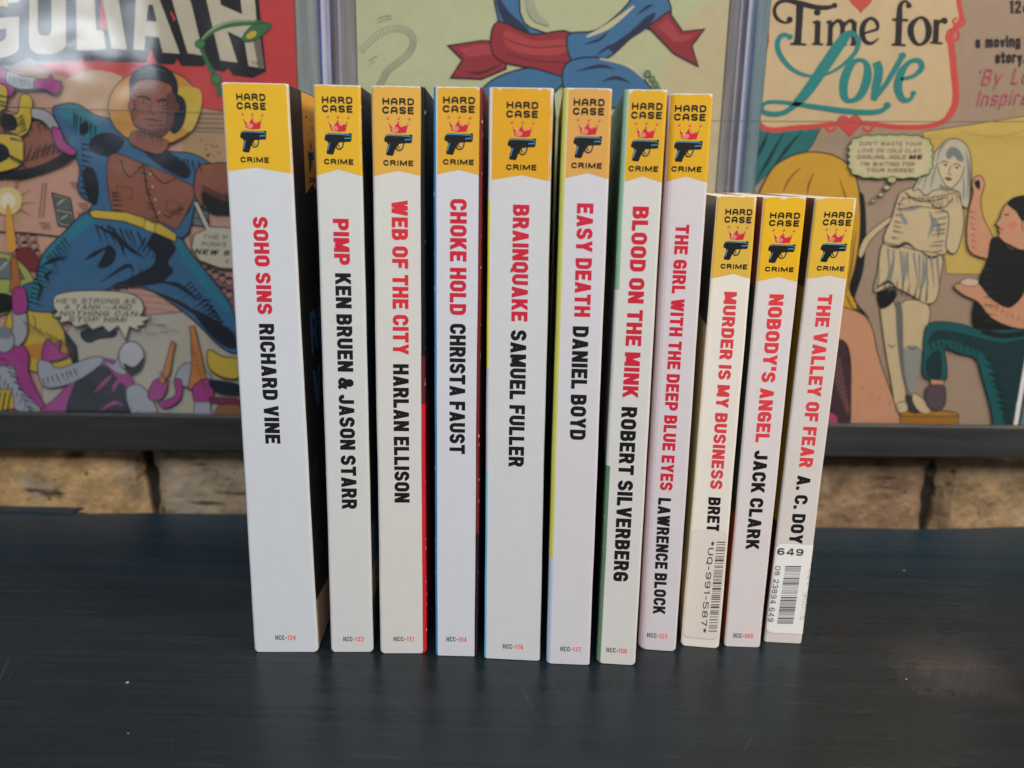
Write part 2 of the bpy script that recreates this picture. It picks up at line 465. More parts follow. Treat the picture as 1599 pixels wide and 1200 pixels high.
def mat_paint(name, base, hi, rough, scale=(6, 90, 90), specks=True, spec=0.5, strokes=0.35, rub_and_sheen=None):
    """brushed dark paint on wood: long brush strokes, dust specks, hairline scratches"""
    m, nt, b = new_mat(name); L = nt.links
    tc = N(nt, 'ShaderNodeTexCoord')
    mp = N(nt, 'ShaderNodeMapping', inp={'Scale': scale}); L.new(tc.outputs['Object'], mp.inputs['Vector'])
    n1 = N(nt, 'ShaderNodeTexNoise', inp={'Scale': 1.0, 'Detail': 9.0, 'Roughness': 0.62}); L.new(mp.outputs[0], n1.inputs['Vector'])
    mp2 = N(nt, 'ShaderNodeMapping', inp={'Scale': (scale[0] * 2.2, scale[1] * 6, scale[2] * 6)}); L.new(tc.outputs['Object'], mp2.inputs['Vector'])
    n2 = N(nt, 'ShaderNodeTexNoise', inp={'Scale': 1.0, 'Detail': 6.0, 'Roughness': 0.7}); L.new(mp2.outputs[0], n2.inputs['Vector'])
    big = N(nt, 'ShaderNodeTexNoise', inp={'Scale': 5.0, 'Detail': 5.0}); L.new(tc.outputs['Object'], big.inputs['Vector'])
    ad = N(nt, 'ShaderNodeMath', operation='ADD'); L.new(n1.outputs['Fac'], ad.inputs[0]); L.new(big.outputs['Fac'], ad.inputs[1])
    hf = N(nt, 'ShaderNodeMath', operation='MULTIPLY'); hf.inputs[1].default_value = 0.5; L.new(ad.outputs[0], hf.inputs[0])
    r = ramp(nt, [(0.34, base), (0.66, hi)]); L.new(hf.outputs[0], r.inputs['Fac'])
    last = r.outputs['Color']
    if rub_and_sheen:
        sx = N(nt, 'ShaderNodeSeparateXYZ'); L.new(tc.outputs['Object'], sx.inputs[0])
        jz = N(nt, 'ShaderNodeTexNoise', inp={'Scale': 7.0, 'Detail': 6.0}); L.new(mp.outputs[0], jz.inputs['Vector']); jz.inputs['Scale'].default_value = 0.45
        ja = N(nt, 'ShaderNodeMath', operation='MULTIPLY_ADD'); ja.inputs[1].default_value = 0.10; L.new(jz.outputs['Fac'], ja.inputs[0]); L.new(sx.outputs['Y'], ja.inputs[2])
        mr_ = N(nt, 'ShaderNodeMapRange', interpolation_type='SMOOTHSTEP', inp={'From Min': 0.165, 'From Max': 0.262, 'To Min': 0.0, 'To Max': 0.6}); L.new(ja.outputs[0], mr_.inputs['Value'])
        mb_ = N(nt, 'ShaderNodeMix', data_type='RGBA'); mb_.inputs[7].default_value = (0.014, 0.036, 0.056, 1)  # blue sheen towards the back edge, painted into the base colour
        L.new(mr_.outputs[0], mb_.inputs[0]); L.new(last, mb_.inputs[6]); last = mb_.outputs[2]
    gr = ramp(nt, [(0.3, 0.72), (0.7, 1.22)]); L.new(n2.outputs['Fac'], gr.inputs['Fac'])
    mg = N(nt, 'ShaderNodeMix', data_type='RGBA', blend_type='MULTIPLY'); mg.inputs[0].default_value = 1.0
    L.new(last, mg.inputs[6]); L.new(gr.outputs['Color'], mg.inputs[7]); last = mg.outputs[2]
    if specks:
        v = N(nt, 'ShaderNodeTexVoronoi', inp={'Scale': 75.0}); L.new(tc.outputs['Object'], v.inputs['Vector'])
        # only some cells carry a dust speck, with varying size
        sep = N(nt, 'ShaderNodeSeparateColor'); L.new(v.outputs['Color'], sep.inputs[0])
        pw = N(nt, 'ShaderNodeMath', operation='POWER'); pw.inputs[1].default_value = 7.0; L.new(sep.outputs[0], pw.inputs[0])
        sz = N(nt, 'ShaderNodeMath', operation='MULTIPLY'); sz.inputs[1].default_value = 0.062; L.new(pw.outputs[0], sz.inputs[0])
        lt = N(nt, 'ShaderNodeMath', operation='LESS_THAN'); L.new(v.outputs['Distance'], lt.inputs[0]); L.new(sz.outputs[0], lt.inputs[1])
        fz = N(nt, 'ShaderNodeMath', operation='MULTIPLY'); fz.inputs[1].default_value = 0.75; L.new(lt.outputs[0], fz.inputs[0])
        mx = N(nt, 'ShaderNodeMix', data_type='RGBA'); mx.inputs[7].default_value = (0.36, 0.38, 0.38, 1)
        L.new(fz.outputs[0], mx.inputs[0]); L.new(last, mx.inputs[6]); last = mx.outputs[2]
        # fine straight scratches: strongly stretched noise in four directions, broken up by a mask
        for ang, fx, fy, lo in ((0.06, 14.0, 1500.0, 0.69), (-1.02, 11.0, 1300.0, 0.71), (0.55, 10.0, 1400.0, 0.715), (1.25, 12.0, 1300.0, 0.72)):
            mr = N(nt, 'ShaderNodeMapping', inp={'Rotation': (0, 0, ang)}); L.new(tc.outputs['Object'], mr.inputs['Vector'])
            ms = N(nt, 'ShaderNodeMapping', inp={'Scale': (fx, fy, 1.0)}); L.new(mr.outputs[0], ms.inputs['Vector'])
            nz = N(nt, 'ShaderNodeTexNoise', inp={'Scale': 1.0, 'Detail': 1.0}); L.new(ms.outputs[0], nz.inputs['Vector'])
            rs = ramp(nt, [(lo, 0.0), (lo + 0.05, 1.0)]); L.new(nz.outputs['Fac'], rs.inputs['Fac'])
            mk = N(nt, 'ShaderNodeTexNoise', inp={'Scale': 9.0 + fx, 'Detail': 3.0}); L.new(mr.outputs[0], mk.inputs['Vector'])
            rk = ramp(nt, [(0.50, 0.0), (0.66, 0.36)]); L.new(mk.outputs['Fac'], rk.inputs['Fac'])
            mm = N(nt, 'ShaderNodeMath', operation='MULTIPLY'); L.new(rs.outputs['Color'], mm.inputs[0]); L.new(rk.outputs['Color'], mm.inputs[1])
            mx = N(nt, 'ShaderNodeMix', data_type='RGBA'); mx.inputs[7].default_value = (0.085, 0.105, 0.115, 1)
            L.new(mm.outputs[0], mx.inputs[0]); L.new(last, mx.inputs[6]); last = mx.outputs[2]
    L.new(last, b.inputs['Base Color'])
    rr = ramp(nt, [(0.3, rough - 0.07), (0.7, rough + 0.09)]); L.new(n1.outputs['Fac'], rr.inputs['Fac'])
    b.inputs['Specular IOR Level'].default_value = spec
    if rub_and_sheen:
        # a spot rubbed shiny by cross-wise polishing; pinkish highlight painted into the colour
        sv = N(nt, 'ShaderNodeVectorMath', operation='DISTANCE'); sv.inputs[1].default_value = (rub_and_sheen[0], rub_and_sheen[1], 0)
        mpz = N(nt, 'ShaderNodeMapping', inp={'Scale': (1, 1, 0)}); L.new(tc.outputs['Object'], mpz.inputs['Vector']); L.new(mpz.outputs[0], sv.inputs[0])
        nb = N(nt, 'ShaderNodeTexNoise', inp={'Scale': 70.0, 'Detail': 4.0}); L.new(tc.outputs['Object'], nb.inputs['Vector'])
        nm = N(nt, 'ShaderNodeMath', operation='MULTIPLY_ADD'); nm.inputs[1].default_value = 0.022; L.new(nb.outputs['Fac'], nm.inputs[0]); L.new(sv.outputs['Value'], nm.inputs[2])
        ms = N(nt, 'ShaderNodeMapRange', inp={'From Min': rub_and_sheen[2] + 0.016, 'From Max': 0.010, 'To Min': 0.0, 'To Max': 1.0}); L.new(nm.outputs[0], ms.inputs['Value'])
        tot = None
        for ang in (-0.95, 0.12):
            mq = N(nt, 'ShaderNodeMapping', inp={'Rotation': (0, 0, ang)}); L.new(tc.outputs['Object'], mq.inputs['Vector'])
            mq2 = N(nt, 'ShaderNodeMapping', inp={'Scale': (30.0, 950.0, 1.0)}); L.new(mq.outputs[0], mq2.inputs['Vector'])
            nq = N(nt, 'ShaderNodeTexNoise', inp={'Scale': 1.0, 'Detail': 2.0}); L.new(mq2.outputs[0], nq.inputs['Vector'])
            rq = ramp(nt, [(0.46, 0.16), (0.64, 0.62)]); L.new(nq.outputs['Fac'], rq.inputs['Fac'])
            if tot is None: tot = rq.outputs['Color']
            else:
                ad2 = N(nt, 'ShaderNodeMath', operation='ADD'); L.new(tot, ad2.inputs[0]); L.new(rq.outputs['Color'], ad2.inputs[1]); tot = ad2.outputs[0]
        mf = N(nt, 'ShaderNodeMath', operation='MULTIPLY', use_clamp=True); L.new(ms.outputs[0], mf.inputs[0]); L.new(tot, mf.inputs[1])
        mw = N(nt, 'ShaderNodeMath', operation='MULTIPLY'); mw.inputs[1].default_value = 0.5; L.new(mf.outputs[0], mw.inputs[0])
        m_c = N(nt, 'ShaderNodeMix', data_type='RGBA'); m_c.inputs[7].default_value = (0.085, 0.058, 0.052, 1)
        L.new(mw.outputs[0], m_c.inputs[0]); L.new(last, m_c.inputs[6]); L.new(m_c.outputs[2], b.inputs['Base Color'])
        m_r = N(nt, 'ShaderNodeMix', data_type='FLOAT'); m_r.inputs[3].default_value = 0.10
        L.new(mf.outputs[0], m_r.inputs[0]); L.new(rr.outputs['Color'], m_r.inputs[2]); L.new(m_r.outputs[0], b.inputs['Roughness'])
        m_s = N(nt, 'ShaderNodeMix', data_type='FLOAT'); m_s.inputs[2].default_value = spec; m_s.inputs[3].default_value = 1.0
        L.new(mf.outputs[0], m_s.inputs[0]); L.new(m_s.outputs[0], b.inputs['Specular IOR Level'])
    else:
        L.new(rr.outputs['Color'], b.inputs['Roughness'])
    bp = N(nt, 'ShaderNodeBump', inp={'Strength': strokes, 'Distance': 0.0004}); L.new(n2.outputs['Fac'], bp.inputs['Height'])
    L.new(bp.outputs['Normal'], b.inputs['Normal'])
    return m


def mat_brick():
    m, nt, b = new_mat("weathered_stock_brick"); L = nt.links
    a = N(nt, 'ShaderNodeVertexColor'); a.layer_name = "ink"
    tc = N(nt, 'ShaderNodeTexCoord')
    n1 = N(nt, 'ShaderNodeTexNoise', inp={'Scale': 60.0, 'Detail': 10.0, 'Roughness': 0.65}); L.new(tc.outputs['Object'], n1.inputs['Vector'])
    r1 = ramp(nt, [(0.28, 0.42), (0.5, 0.92), (0.72, 1.4)]); L.new(n1.outputs['Fac'], r1.inputs['Fac'])
    mx = N(nt, 'ShaderNodeMix', data_type='RGBA', blend_type='MULTIPLY'); mx.inputs[0].default_value = 1
    L.new(a.outputs['Color'], mx.inputs[6]); L.new(r1.outputs['Color'], mx.inputs[7])
    # pale lime patches
    n2 = N(nt, 'ShaderNodeTexNoise', inp={'Scale': 34.0, 'Detail': 6.0, 'Distortion': 0.6}); L.new(tc.outputs['Object'], n2.inputs['Vector'])
    r2 = ramp(nt, [(0.58, 0.0), (0.74, 0.65)]); L.new(n2.outputs['Fac'], r2.inputs['Fac'])
    m2 = N(nt, 'ShaderNodeMix', data_type='RGBA'); m2.inputs[7].default_value = (0.42, 0.36, 0.28, 1)
    L.new(r2.outputs['Color'], m2.inputs[0]); L.new(mx.outputs[2], m2.inputs[6])
    # soot: streaks along the courses and pits
    mp = N(nt, 'ShaderNodeMapping', inp={'Scale': (22.0, 30.0, 110.0)}); L.new(tc.outputs['Object'], mp.inputs['Vector'])
    n3 = N(nt, 'ShaderNodeTexNoise', inp={'Scale': 1.0, 'Detail': 7.0, 'Roughness': 0.6}); L.new(mp.outputs[0], n3.inputs['Vector'])
    r3 = ramp(nt, [(0.60, 0.0), (0.68, 0.85)]); L.new(n3.outputs['Fac'], r3.inputs['Fac'])
    m3 = N(nt, 'ShaderNodeMix', data_type='RGBA'); m3.inputs[7].default_value = (0.025, 0.02, 0.016, 1)
    L.new(r3.outputs['Color'], m3.inputs[0]); L.new(m2.outputs[2], m3.inputs[6])
    v = N(nt, 'ShaderNodeTexVoronoi', inp={'Scale': 95.0}); L.new(tc.outputs['Object'], v.inputs['Vector'])
    sep = N(nt, 'ShaderNodeSeparateColor'); L.new(v.outputs['Color'], sep.inputs[0])
    pw = N(nt, 'ShaderNodeMath', operation='POWER'); pw.inputs[1].default_value = 4.0; L.new(sep.outputs[1], pw.inputs[0])
    sz = N(nt, 'ShaderNodeMath', operation='MULTIPLY'); sz.inputs[1].default_value = 0.28; L.new(pw.outputs[0], sz.inputs[0])
    lt = N(nt, 'ShaderNodeMath', operation='LESS_THAN'); L.new(v.outputs['Distance'], lt.inputs[0]); L.new(sz.outputs[0], lt.inputs[1])
    fz = N(nt, 'ShaderNodeMath', operation='MULTIPLY'); fz.inputs[1].default_value = 0.7; L.new(lt.outputs[0], fz.inputs[0])
    m4 = N(nt, 'ShaderNodeMix', data_type='RGBA'); m4.inputs[7].default_value = (0.05, 0.035, 0.025, 1)
    L.new(fz.outputs[0], m4.inputs[0]); L.new(m3.outputs[2], m4.inputs[6])
    L.new(m4.outputs[2], b.inputs['Base Color'])
    b.inputs['Roughness'].default_value = 0.92; b.inputs['Specular IOR Level'].default_value = 0.2
    bp = N(nt, 'ShaderNodeBump', inp={'Strength': 1.0, 'Distance': 0.004}); L.new(n1.outputs['Fac'], bp.inputs['Height'])
    L.new(bp.outputs['Normal'], b.inputs['Normal'])
    return m


M_PAGES = mat_pages()
M_CLEAR = mat_clear()
M_RIB = mat_rail_plastic()
M_TABLE = mat_paint("brushed_blue_black_paint", (0.0068, 0.0102, 0.0128), (0.0130, 0.0205, 0.0260), 0.27, (5, 70, 70), spec=0.30, rub_and_sheen=(at(1478, 1040).x, at(1478, 1040).y - 0.2, 0.022))
M_RAIL = mat_paint("black_painted_rail", (0.016, 0.017, 0.018), (0.036, 0.037, 0.038), 0.5, (8, 60, 160), False, 0.35)
M_BRICK = mat_brick()
m, nt, b = new_mat("thin_dark_wire"); b.inputs['Base Color'].default_value = (0.05, 0.05, 0.05, 1); b.inputs['Roughness'].default_value = 0.4
M_WIRE = m

# ------------------------------------------------------------------ brick wall
WALL_Y = 0.4285
rng = random.Random(4)
HM = at_y(228, 750, WALL_Y).x, at_y(1464, 750, WALL_Y).x
PITCH_X = (HM[1] - HM[0]) / 2
BR_COLS = {-1: (0.60, 0.36, 0.165), 0: (0.38, 0.28, 0.185), 1: (0.27, 0.175, 0.105), 2: (0.32, 0.215, 0.12)}


def brick(mb, x0, x1, z0, z1, col, seed, top_y=0.0):
    """one rough brick as a front grid with worn arrises and its four returns"""
    r = random.Random(seed)
    nx, nz = 60, 18
    ph = [r.uniform(0, 6.28) for _ in range(8)]

    def P(i, j):
        u, v = i / nx, j / nz
        x = x0 + (x1 - x0) * u; z = z0 + (z1 - z0) * v
        ed = min(u, 1 - u) * (x1 - x0); ez = min(v, 1 - v) * (z1 - z0)
        e = min(ed, ez)
        wob = 0.0012 * math.sin(z * 130 + ph[0]) + 0.0005 * math.sin(z * 420 + ph[1])
        if i in (0, nx): x += wob + r.uniform(-.0004, .0004)
        if j in (0, nz): z += 0.0011 * math.sin(x * 130 + ph[2]) + 0.0007 * math.sin(x * 410 + ph[3]) + r.uniform(-.0004, .0004)
        y = WALL_Y + 0.0006 * math.sin(x * 160 + ph[4]) * math.sin(z * 220 + ph[5]) + r.uniform(-.0003, .0003)
        y += 0.0075 * max(0.0, 1 - e / (0.010 + 0.003 * math.sin(z * 170 + ph[6]))) ** 1.7
        return Vector((x, y, z))
    g = [[P(i, j) for j in range(nz + 1)] for i in range(nx + 1)]
    for i in range(nx):
        for j in range(nz):
            mb.face([g[i][j], g[i + 1][j], g[i + 1][j + 1], g[i][j + 1]], col)
    back = lambda p: Vector((p.x, WALL_Y + 0.02, p.z))
    for i in range(nx):
        for j in (0, nz):
            a, c = g[i][j], g[i + 1][j]
            mb.face([a, c, back(c), back(a)], col)
    for j in range(nz):
        for i in (0, nx):
            a, c = g[i][j], g[i][j + 1]
            mb.face([a, c, back(c), back(a)], col)


mb = MB()
mb.box((-0.75, WALL_Y + 0.011, -0.16), (0.75, WALL_Y + 0.11, 0.60), (0.035, 0.028, 0.02, 1))   # recessed dark mortar and core
course = 0.0745
z_base = -0.0365
for k in range(-2, 8):
    z0 = z_base + k * course
    off = 0.0 if k % 2 == 0 else PITCH_X / 2
    for n in range(-3, 5):
        xa = HM[0] + n * PITCH_X + off + 0.0030; xb = xa + PITCH_X - 0.0060
        if xb < -0.74 or xa > 0.74: continue
        if k == 0 and n in BR_COLS: c = BR_COLS[n]
        else:
            q = rng.uniform(0.75, 1.15); c = (0.33 * q, 0.235 * q, 0.14 * q)
        brick(mb, max(xa, -0.74), min(xb, 0.74), z0 + 0.005, z0 + course - 0.005, c + (1,), 100 + k * 17 + n)
wall = mb.build("brick_wall", M_BRICK, merge=False)
tag(wall, "weathered tan brick wall with dark open joints behind the books and comics", "wall")

# ------------------------------------------------------------------ table
EDGE = [(at(px, py).x, at(px, py).y) for px, py in ((-1500, 796), (-200, 797), (132, 799), (140, 801.5), (230, 800.5), (370, 802), (700, 812), (1000, 818), (1290, 823), (1450, 825.5), (1540, 823.5), (1599, 821.5), (2900, 850))]
tab = empty("table", (0, 0.2, 0))
mb = MB()
r = random.Random(11)
edge = []
for (xa, ya), (xb, yb) in zip(EDGE[:-1], EDGE[1:]):
    k = max(1, int((xb - xa) / 0.006))
    for i in range(k):
        t = i / k
        edge.append((xa + (xb - xa) * t, ya + (yb - ya) * t + r.uniform(-.00035, .00035)))
edge.append(EDGE[-1])
W0 = (1, 1, 1, 1)
for (xa, ya), (xb, yb) in zip(edge[:-1], edge[1:]):
    mb.face([(xa, -0.8, 0), (xb, -0.8, 0), (xb, yb - .2 - .0008, 0), (xa, ya - .2 - .0008, 0)], W0)
    mb.face([(xa, ya - .2 - .0008, 0), (xb, yb - .2 - .0008, 0), (xb, yb - .2, -.0008), (xa, ya - .2, -.0008)], W0)
    mb.face([(xa, ya - .2, -.0008), (xb, yb - .2, -.0008), (xb, yb - .2, -.03), (xa, ya - .2, -.03)], W0)
    mb.face([(xb, -0.8, -.03), (xa, -0.8, -.03), (xa, ya - .2, -.03), (xb, yb - .2, -.03)], W0)
mb.face([(EDGE[0][0], -.8, -.03), (EDGE[-1][0], -.8, -.03), (EDGE[-1][0], -.8, 0), (EDGE[0][0], -.8, 0)], W0)
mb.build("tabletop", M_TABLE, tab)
mb = MB()
bev = 0.0012
bx = at(128, 799).x; by = at(128, 799).y - .2
mb.hexa([(-.78, by - .004, .0001), (bx - .003, by - .004, .0001), (bx, by + .0035, .0001), (-.78, by + .0045, .0001)],
        [(-.78, by - .004 + bev, .0014), (bx - .004, by - .004 + bev, .0010), (bx - .001, by + .003, .0010), (-.78, by + .004, .0014)], W0)
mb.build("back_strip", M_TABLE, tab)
tag(tab, "dark blue-black painted table top with brush marks and scratches", "table")

# ------------------------------------------------------------------ black rail that holds the comics
RAIL_Y = 0.4155
rail = empty("display_rail", (0, RAIL_Y, 0.03))
zt0, zt1 = at_y(0, 645, RAIL_Y).z, at_y(1599, 667, RAIL_Y).z
zb0, zb1 = at_y(0, 703, RAIL_Y).z, at_y(1599, 717, RAIL_Y).z
xl, xr = at_y(0, 670, RAIL_Y).x, at_y(1599, 690, RAIL_Y).x


def rz(x, a, b): return a + (b - a) * (x - xl) / (xr - xl) - 0.03


mb = MB(); n = 90; r = random.Random(3)
prof = []
for i in range(n + 1):
    x = -0.70 + 1.40 * i / n
    zt, zb = rz(x, zt0, zt1), rz(x, zb0, zb1)
    j1, j2 = r.uniform(-.00025, .00025), r.uniform(-.00025, .00025)
    prof.append([(x, 0.0009, zb + j1), (x, 0, zb + .0009), (x, 0, zt - .001), (x, .001, zt + j2), (x, .0034, zt + j2), (x, .0034, zb + .005), (x, .0125, zb + .005), (x, .0125, zb + j1)])
for a, c in zip(prof[:-1], prof[1:]):
    for k in range(8):
        q = (k + 1) % 8
        mb.face([a[k], c[k], c[q], a[q]], W0)
mb.face(prof[0], W0); mb.face(prof[-1][::-1], W0)
mb.build("rail_lip", M_RAIL, rail)
tag(rail, "black painted wooden rail along the brick wall holding up the comics", "rail")

# ------------------------------------------------------------------ comics and their clear cases
ART_Y = 0.4225
K_ART = 0.82


class Art:
    """print on one comic's front: shapes are clipped to the cover and stacked a few microns apart"""
    def __init__(s, x0, x1, z0, z1):
        s.r = (x0, x1, z0, z1); s.mb = MB(); s.k = 0

    def pt(s, p):
        v = at_y(p[0], p[1], ART_Y); return (v.x, v.z)

    def clip(s, P):
        x0, x1, z0, z1 = s.r
        for ax, lim, sg in ((0, x0, 1), (0, x1, -1), (1, z0, 1), (1, z1, -1)):
            out = []
            for i in range(len(P)):
                a, b = P[i - 1], P[i]
                da, db = (a[ax] - lim) * sg, (b[ax] - lim) * sg
                if (da >= 0) != (db >= 0):
                    t = da / (da - db); out.append((a[0] + (b[0] - a[0]) * t, a[1] + (b[1] - a[1]) * t))
                if db >= 0: out.append(b)
            P = out
            if len(P) < 3: return []
        return P

    def raw(s, P, col):
        P = s.clip(P)
        Q = []
        for p in P:
            if not Q or math.hypot(p[0] - Q[-1][0], p[1] - Q[-1][1]) > 2e-6: Q.append(p)
        if len(Q) > 2 and math.hypot(Q[0][0] - Q[-1][0], Q[0][1] - Q[-1][1]) < 2e-6: Q.pop()
        if len(Q) < 3: return
        ar = sum(Q[i - 1][0] * Q[i][1] - Q[i][0] * Q[i - 1][1] for i in range(len(Q)))
        if ar < 0: Q = Q[::-1]
        y = ART_Y - 0.00005 - s.k * 4e-6
        s.mb.face([(p[0], y, p[1]) for p in Q], col)

    def poly(s, pts, c, line=0, smooth=False, k=K_ART, lc=(18, 15, 17), n=4):
        P = cr(pts, True, n) if smooth else [tuple(p[:2]) for p in pts]
        s.k += 1; s.raw([s.pt(p) for p in P], ink(c, k))
        if line: s.line(P, line, lc, closed=True, smooth=False)

    def line(s, pts, w, c=(18, 15, 17), closed=False, smooth=True, cap='butt', k=K_ART):
        P = cr(pts, closed, 5) if (smooth and len(pts) > 2) else pts
        s.k += 1
        for q in strip(P, w, closed, cap): s.raw([s.pt(p) for p in q], ink(c, k))

    def ell(s, cx, cy, rx, ry, c, line=0, rot=0.0, n=22):
        P = []
        for i in range(n):
            a = 6.28318 * i / n; x, y = rx * math.cos(a), ry * math.sin(a)
            P.append((cx + x * math.cos(rot) - y * math.sin(rot), cy + x * math.sin(rot) + y * math.cos(rot)))
        s.poly(P, c, line)

    def hatch(s, p0, p1, ang, l, n, w=2.2, c=(18, 15, 17), jit=.25):
        r = random.Random(int(p0[0] * 7 + p0[1] * 13 + n))
        for i in range(n):
            t = (i + r.uniform(-.2, .2)) / max(1, n - 1); x = p0[0] + (p1[0] - p0[0]) * t; y = p0[1] + (p1[1] - p0[1]) * t
            ll = l * r.uniform(1 - jit, 1 + jit); a = ang + r.uniform(-.08, .08)
            s.line([(x, y, w), (x + ll * .5 * math.cos(a), y + ll * .5 * math.sin(a), w * .6), (x + ll * math.cos(a), y + ll * math.sin(a), .3)], w, c)

    def text(s, t, xa, ya, xb, yb, h, wt, c, w=None, cap='square', slant=0.0, gap=None):
        """capitals between two pixel points on the base line, h px tall"""
        tw, polys = text(t, w or h * .8, h, wt, gap if gap is not None else h * .22, h * .5, cap, False, slant)
        ux, uy = (xb - xa) / tw, (yb - ya) / tw
        L = math.hypot(xb - xa, yb - ya); nx, ny = (yb - ya) / L, -(xb - xa) / L
        k0 = s.k
        for kk, P in polys:
            s.k = k0 + 1 + kk
            s.raw([s.pt((xa + a * ux + b * nx, ya + a * uy + b * ny)) for a, b in P], ink(c, K_ART))
        s.k = k0 + 6


def case(x0, x1, z0, z1, c0, c1, label, bright):
    """clear plastic display case: two sheets, four moulded bars with ribs"""
    t = empty("plastic_case", ((x0 + x1) / 2, ART_Y, z0))
    ox = (x0 + x1) / 2
    mb = MB(); a, b = x0 - ox, x1 - ox
    yf = 0.4199 - ART_Y
    mb.box((a + .0012, yf - .0006, 0.001), (b - .0012, yf, z1 - z0 - .001), W0)
    mb.build("front_sheet", M_CLEAR, t)
    mb = MB(); mb.box((a + .0012, .0042, 0.001), (b - .0012, .0050, z1 - z0 - .001), ink((120, 122, 118)))
    mb.build("back_sheet", M_RIB, t)
    for s_, xe, xc in ((1, a, c0 - ox), (-1, b, c1 - ox)):
        wd = abs(xc - xe) - .0004
        mb = MB()
        for f0, f1, yd, c in bright:
            p, q = xe + s_ * wd * f0, xe + s_ * wd * f1
            mb.box((min(p, q), yf + .0008 + yd, .002), (max(p, q), .0040, z1 - z0 - .002), ink(c))
        mb.build("side_bar", M_RIB, t)
    for za, zb in ((.0, .006), (z1 - z0 - .012, z1 - z0)):
        mb = MB(); mb.box((c0 - ox, yf + .001, za), (c1 - ox, -.0005 + .004, zb), ink((120, 128, 135)))
        mb.build("end_bar", M_RIB, t)
    tag(t, label, "display case", "clear plastic cases holding the comics")
    return t


Z0C = 0.0410
ex = lambda px, py: at_y(px, py, ART_Y).x
CM = [(-0.2780, ex(462, 60), Z0C, 0.303), (ex(557, 60), ex(1132, 100), Z0C, 0.300), (ex(1187, 200), ex(1583, 650), Z0C + .002, 0.302)]
B1, B2 = ex(518, 60), ex(1160, 100)
BARS = [(0.0, .10, 0, (150, 150, 178)), (.10, .26, .0006, (196, 196, 214)), (.26, .34, .0002, (70, 80, 140)), (.34, 1.0, .0012, (146, 153, 153))]
BARS2 = [(0.0, .12, 0, (92, 90, 100)), (.12, .30, .0006, (120, 116, 130)), (.30, .40, .0002, (160, 160, 176)), (.40, 1.0, .0012, (140, 138, 140))]
BARS3 = [(0.0, .16, 0, (160, 165, 190)), (.16, .30, .0006, (122, 138, 165)), (.30, .42, .0002, (90, 108, 140)), (.42, 1.0, .0012, (124, 146, 154))]
case(-0.2950, B1 - .0002, 0.0372, 0.358, CM[0][0], CM[0][1], "clear plastic case around the red and peach comic on the left", BARS)
case(B1 + .0002, B2 - .0002, 0.0372, 0.358, CM[1][0], CM[1][1], "clear plastic case around the pale green comic behind the tall books", BARS2)
case(B2 + .0002, 0.2745, 0.0382, 0.358, CM[2][0], CM[2][1] + .0036, "clear plastic case around the romance comic on the right", BARS3)

# ---- left comic ----------------------------------------------------------------
A = Art(*CM[0])
BK = (20, 18, 20); CREAM = (205, 196, 176); PEACH = (206, 160, 143); RED = (206, 66, 66); BLUE = (58, 108, 150)
TEAL = (40, 128, 150); BROWN = (150, 92, 74); DBR = (105, 60, 50); YEL = (212, 182, 62); ORG = (206, 140, 66); MAG = (172, 62, 140)
GREY = (172, 174, 184); GRN = (70, 130, 84); NAVY = (20, 26, 38); TAN = (190, 150, 122)
A.poly([(-60, -120), (520, -120), (560, 720), (-60, 720)], PEACH)
A.poly([(-60, -120), (500, -120), (480, 180), (345, 174), (155, 141), (50, 100), (-60, 92)], RED, 1.5)
A.poly([(18, 106), (50, 100), (155, 140), (345, 174), (345, 186), (150, 158), (60, 125)], TAN, 1)
A.poly([(-60, 62), (60, 68), (105, 96), (50, 102), (20, 108), (-60, 112)], (150, 150, 152))
A.ell(150, 150, 60, 40, (206, 168, 130))
# brick band and upper storey at the right
A.poly([(295, 178), (480, 182), (480, 212), (295, 206)], (176, 148, 124), 1)
for yy in (186, 193, 201): A.line([(297, yy - 1), (480, yy + 3)], 1.2, smooth=False)
A.poly([(285, 208), (480, 214), (480, 280), (285, 275)], (182, 150, 112))
rr = random.Random(2)
for _ in range(26):
    x, y = rr.uniform(290, 360), rr.uniform(212, 268); A.line([(x, y), (x + rr.uniform(2, 5), y)], 1.6, (70, 50, 40), smooth=False)
# lettering with its thick dark shade
A.poly([(-60, -120), (-60, 108), (-10, 104), (20, 102), (48, 90), (54, 96), (108, 95), (122, 97), (126, 89), (132, 97), (150, 94), (172, 97), (228, 98),
        (236, 77), (246, 100), (272, 101), (277, 92), (283, 103), (318, 104), (322, 97), (327, 108), (350, 113), (357, 107), (364, 118), (395, 122), (416, 112), (392, -120)], BK)
for q in ([(66, 62), (76, 50), (82, 58)], [(156, 46), (172, 46), (166, 0), (160, -20), (157, 10)], [(266, 20), (272, 34), (275, 30), (268, 18)]):
    A.poly(q, RED)


def L_(pts): A.poly(pts, CREAM, 1.0)


A.poly(cr([(-46, 20), (-30, -40), (0, -60), (28, -40), (32, -4), (30, 4)], False, 4) + [(8, 6), (5, 0)] + cr([(4, -18), (-8, -30), (-20, -10), (-22, 40), (-14, 62), (0, 66)], False, 4)
       + [(9, 60), (10, 46), (-2, 46), (-2, 28), (31, 26), (30, 78)] + cr([(24, 84), (0, 92), (-24, 88), (-42, 66)], False, 4), CREAM, 1)
A.poly([(47, -60), (60, -80), (90, -80), (103, -60), (104, 70), (98, 80), (80, 85), (58, 85), (48, 78), (45, 68)], CREAM, 1)
A.poly([(60, -40), (70, -50), (80, -40), (81, 48), (76, 56), (64, 56), (59, 48)], BK)
L_([(118, -80), (144, -80), (151, 47), (162, 47), (167, 78), (120, 80)])
L_([(150, -80), (176, -80), (186, 0), (199, 79), (174, 76), (160, 0)])
L_([(200, -80), (238, -80), (250, 0), (282, 85), (254, 83), (248, 59), (228, 57), (226, 80), (208, 78), (212, 0)])
